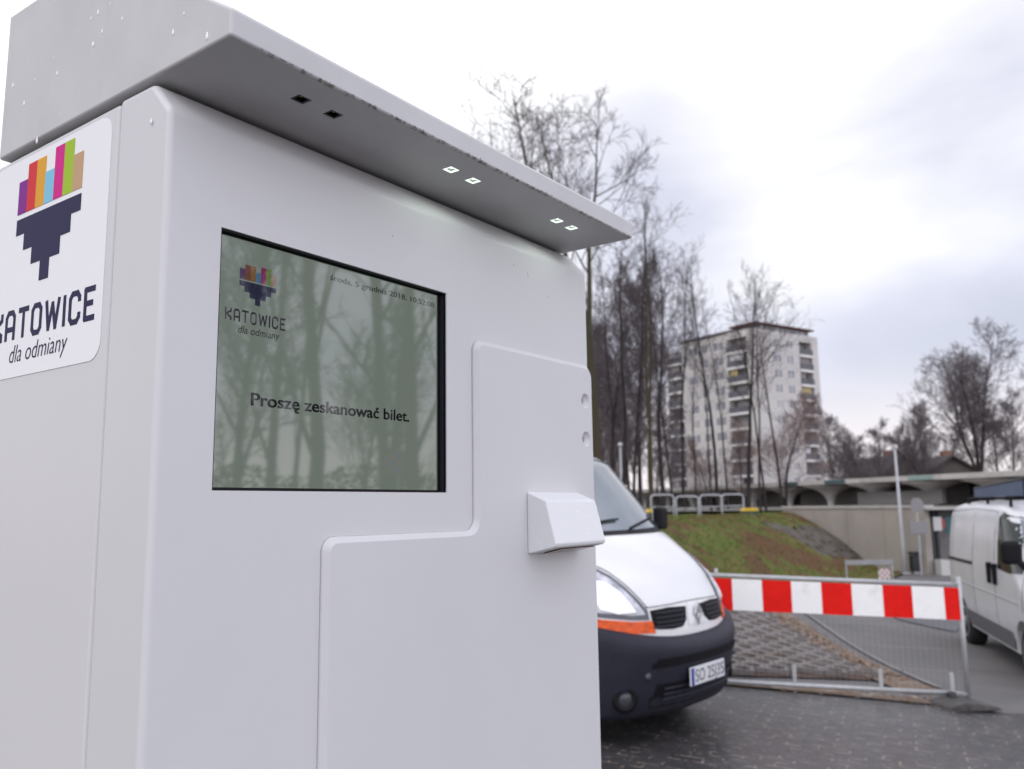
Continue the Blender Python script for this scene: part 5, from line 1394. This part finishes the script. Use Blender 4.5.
    st = MB().add(vs, fs).build('sticker', mat('sticker_white', (.88, .88, .89), .45, spec=.25), T)
    cols = dict(violet=(.23, .02, .26), red=(.66, .035, .04), orange=(.75, .37, .03), blue=(.22, .56, .74), magenta=(.66, .015, .24), green=(.36, .55, .03), tan=(.56, .36, .20), navy=(.024, .022, .070))
    s0 = .1435; ey0, ez1 = .3018, .3158
    def pl_side(nm, rects, key):
        mb = MB()
        for a, b, c, d in rects: mb.box((.0003, ey0 - c, Z(ez1 + b)), (.00075, ey0 - a, Z(ez1 + d)))
        mb.build(nm, mat('print_' + key, cols[key], .5, spec=.15), st)
    emblem(pl_side, s0)
    navy = mat('print_navy', cols['navy'], .5, spec=.15)
    letters('KATOWICE', .2230, .0300, .0062, lambda v_: Vector((.0006 + v_.z * .5, .3405 - v_.x, Z(.1752) + v_.y)), 'lettering', navy, st)
    text_fit('dla odmiany', navy, st, 'slogan', (.0004, .2975, Z(.1475)), (0, -1, 0), (0, 0, 1), .1290, .0195, shear=.22, offset=-.008)
    # rain drops with short runs
    rnd = random.Random(6)
    vsn = MB(); wm = mat('rain_water', (.93, .93, .93), .35, spec=.4)
    def drop(x, y, z, r_, axis):
        for (dz, k) in ((0, 1.0), (r_ * .9, .62)):
            mb = MB().lathe([(.0001, 1.0), (.5, .85), (.85, .5), (1, 0)], 10, (0, 0, 0), 'x', cap=False)
            for v_ in mb.v: vsn.v.append(Vector((x - v_.x * r_ * k * .30, y + v_.y * r_ * k * .6, z + dz + v_.z * r_ * k)))
            b = len(vsn.v) - len(mb.v); vsn.f += [tuple(b + i for i in f) for f in mb.f]
        vsn.build('rain_drop', wm, T, True); vsn.v = []; vsn.f = []
    def oncan(px, py, r_):
        d = ray(px, py); c_, s_ = math.cos(-TH), math.sin(-TH)
        o = Vector((0 - kx, 0 - ky, CAM_H)); o = Vector((c_*o.x - s_*o.y, s_*o.x + c_*o.y, o.z)); dd = Vector((c_*d.x - s_*d.y, s_*d.x + c_*d.y, d.z))
        xx = -.0016; t_ = (xx - o.x) / dd.x; p = o + dd * t_; drop(xx, p.y, p.z, r_, 'x')
    for px, py, r_ in ((98, 13, .0028), (91, 19, .0020), (122, 19, .0020), (110, 4, .0015), (102, 32, .0022), (93, 45, .0030), (184, 14, .0018), (173, 33, .0028), (207, 37, .0034),
                      (57, 74, .0026), (35, 80, .0016), (13, 86, .0030), (24, 104, .0028), (37, 141, .0034), (60, 114, .0010), (128, 20, .0009), (54, 57, .0012)):
        oncan(px, py, r_)
    for px, py in ((151, 122),): oncan(px, py, .0026)
    # grime and water line along the lower lip of the canopy
    gm = MB()
    for _ in range(170):
        x = rnd.uniform(.02, .735); w_ = rnd.uniform(.0008, .0030); h_ = abs(rnd.gauss(0, .0008)) + .0004
        gm.box((x, -.0944, Z(.4012)), (x + w_, -.09372, Z(.4012) + h_))
        if rnd.random() < .65: gm.box((x, -.0930 , Z(.4000)), (x + w_*1.6, -.0930 + rnd.uniform(.0010, .0040), Z(.40005)))
    gm.build('grime', mat('lip_grime', (.42, .40, .38), .9, spec=.1), T)
    sp = MB()
    for (x, z) in ((.55, .33), (.64, .30), (.30, .31), (.12, .15), (.47, -.20), (.52, .17), (.585, .325), (.5865, .322), (.25, -.12), (.34, -.31), (.66, -.25)):
        sp.box((x, -.0004, Z(z)), (x + .0012, -.00002, Z(z) + .0012))
    sp.build('dirt_specks', mat('speck_brown', (.25, .17, .12), .8), T)
terminal()
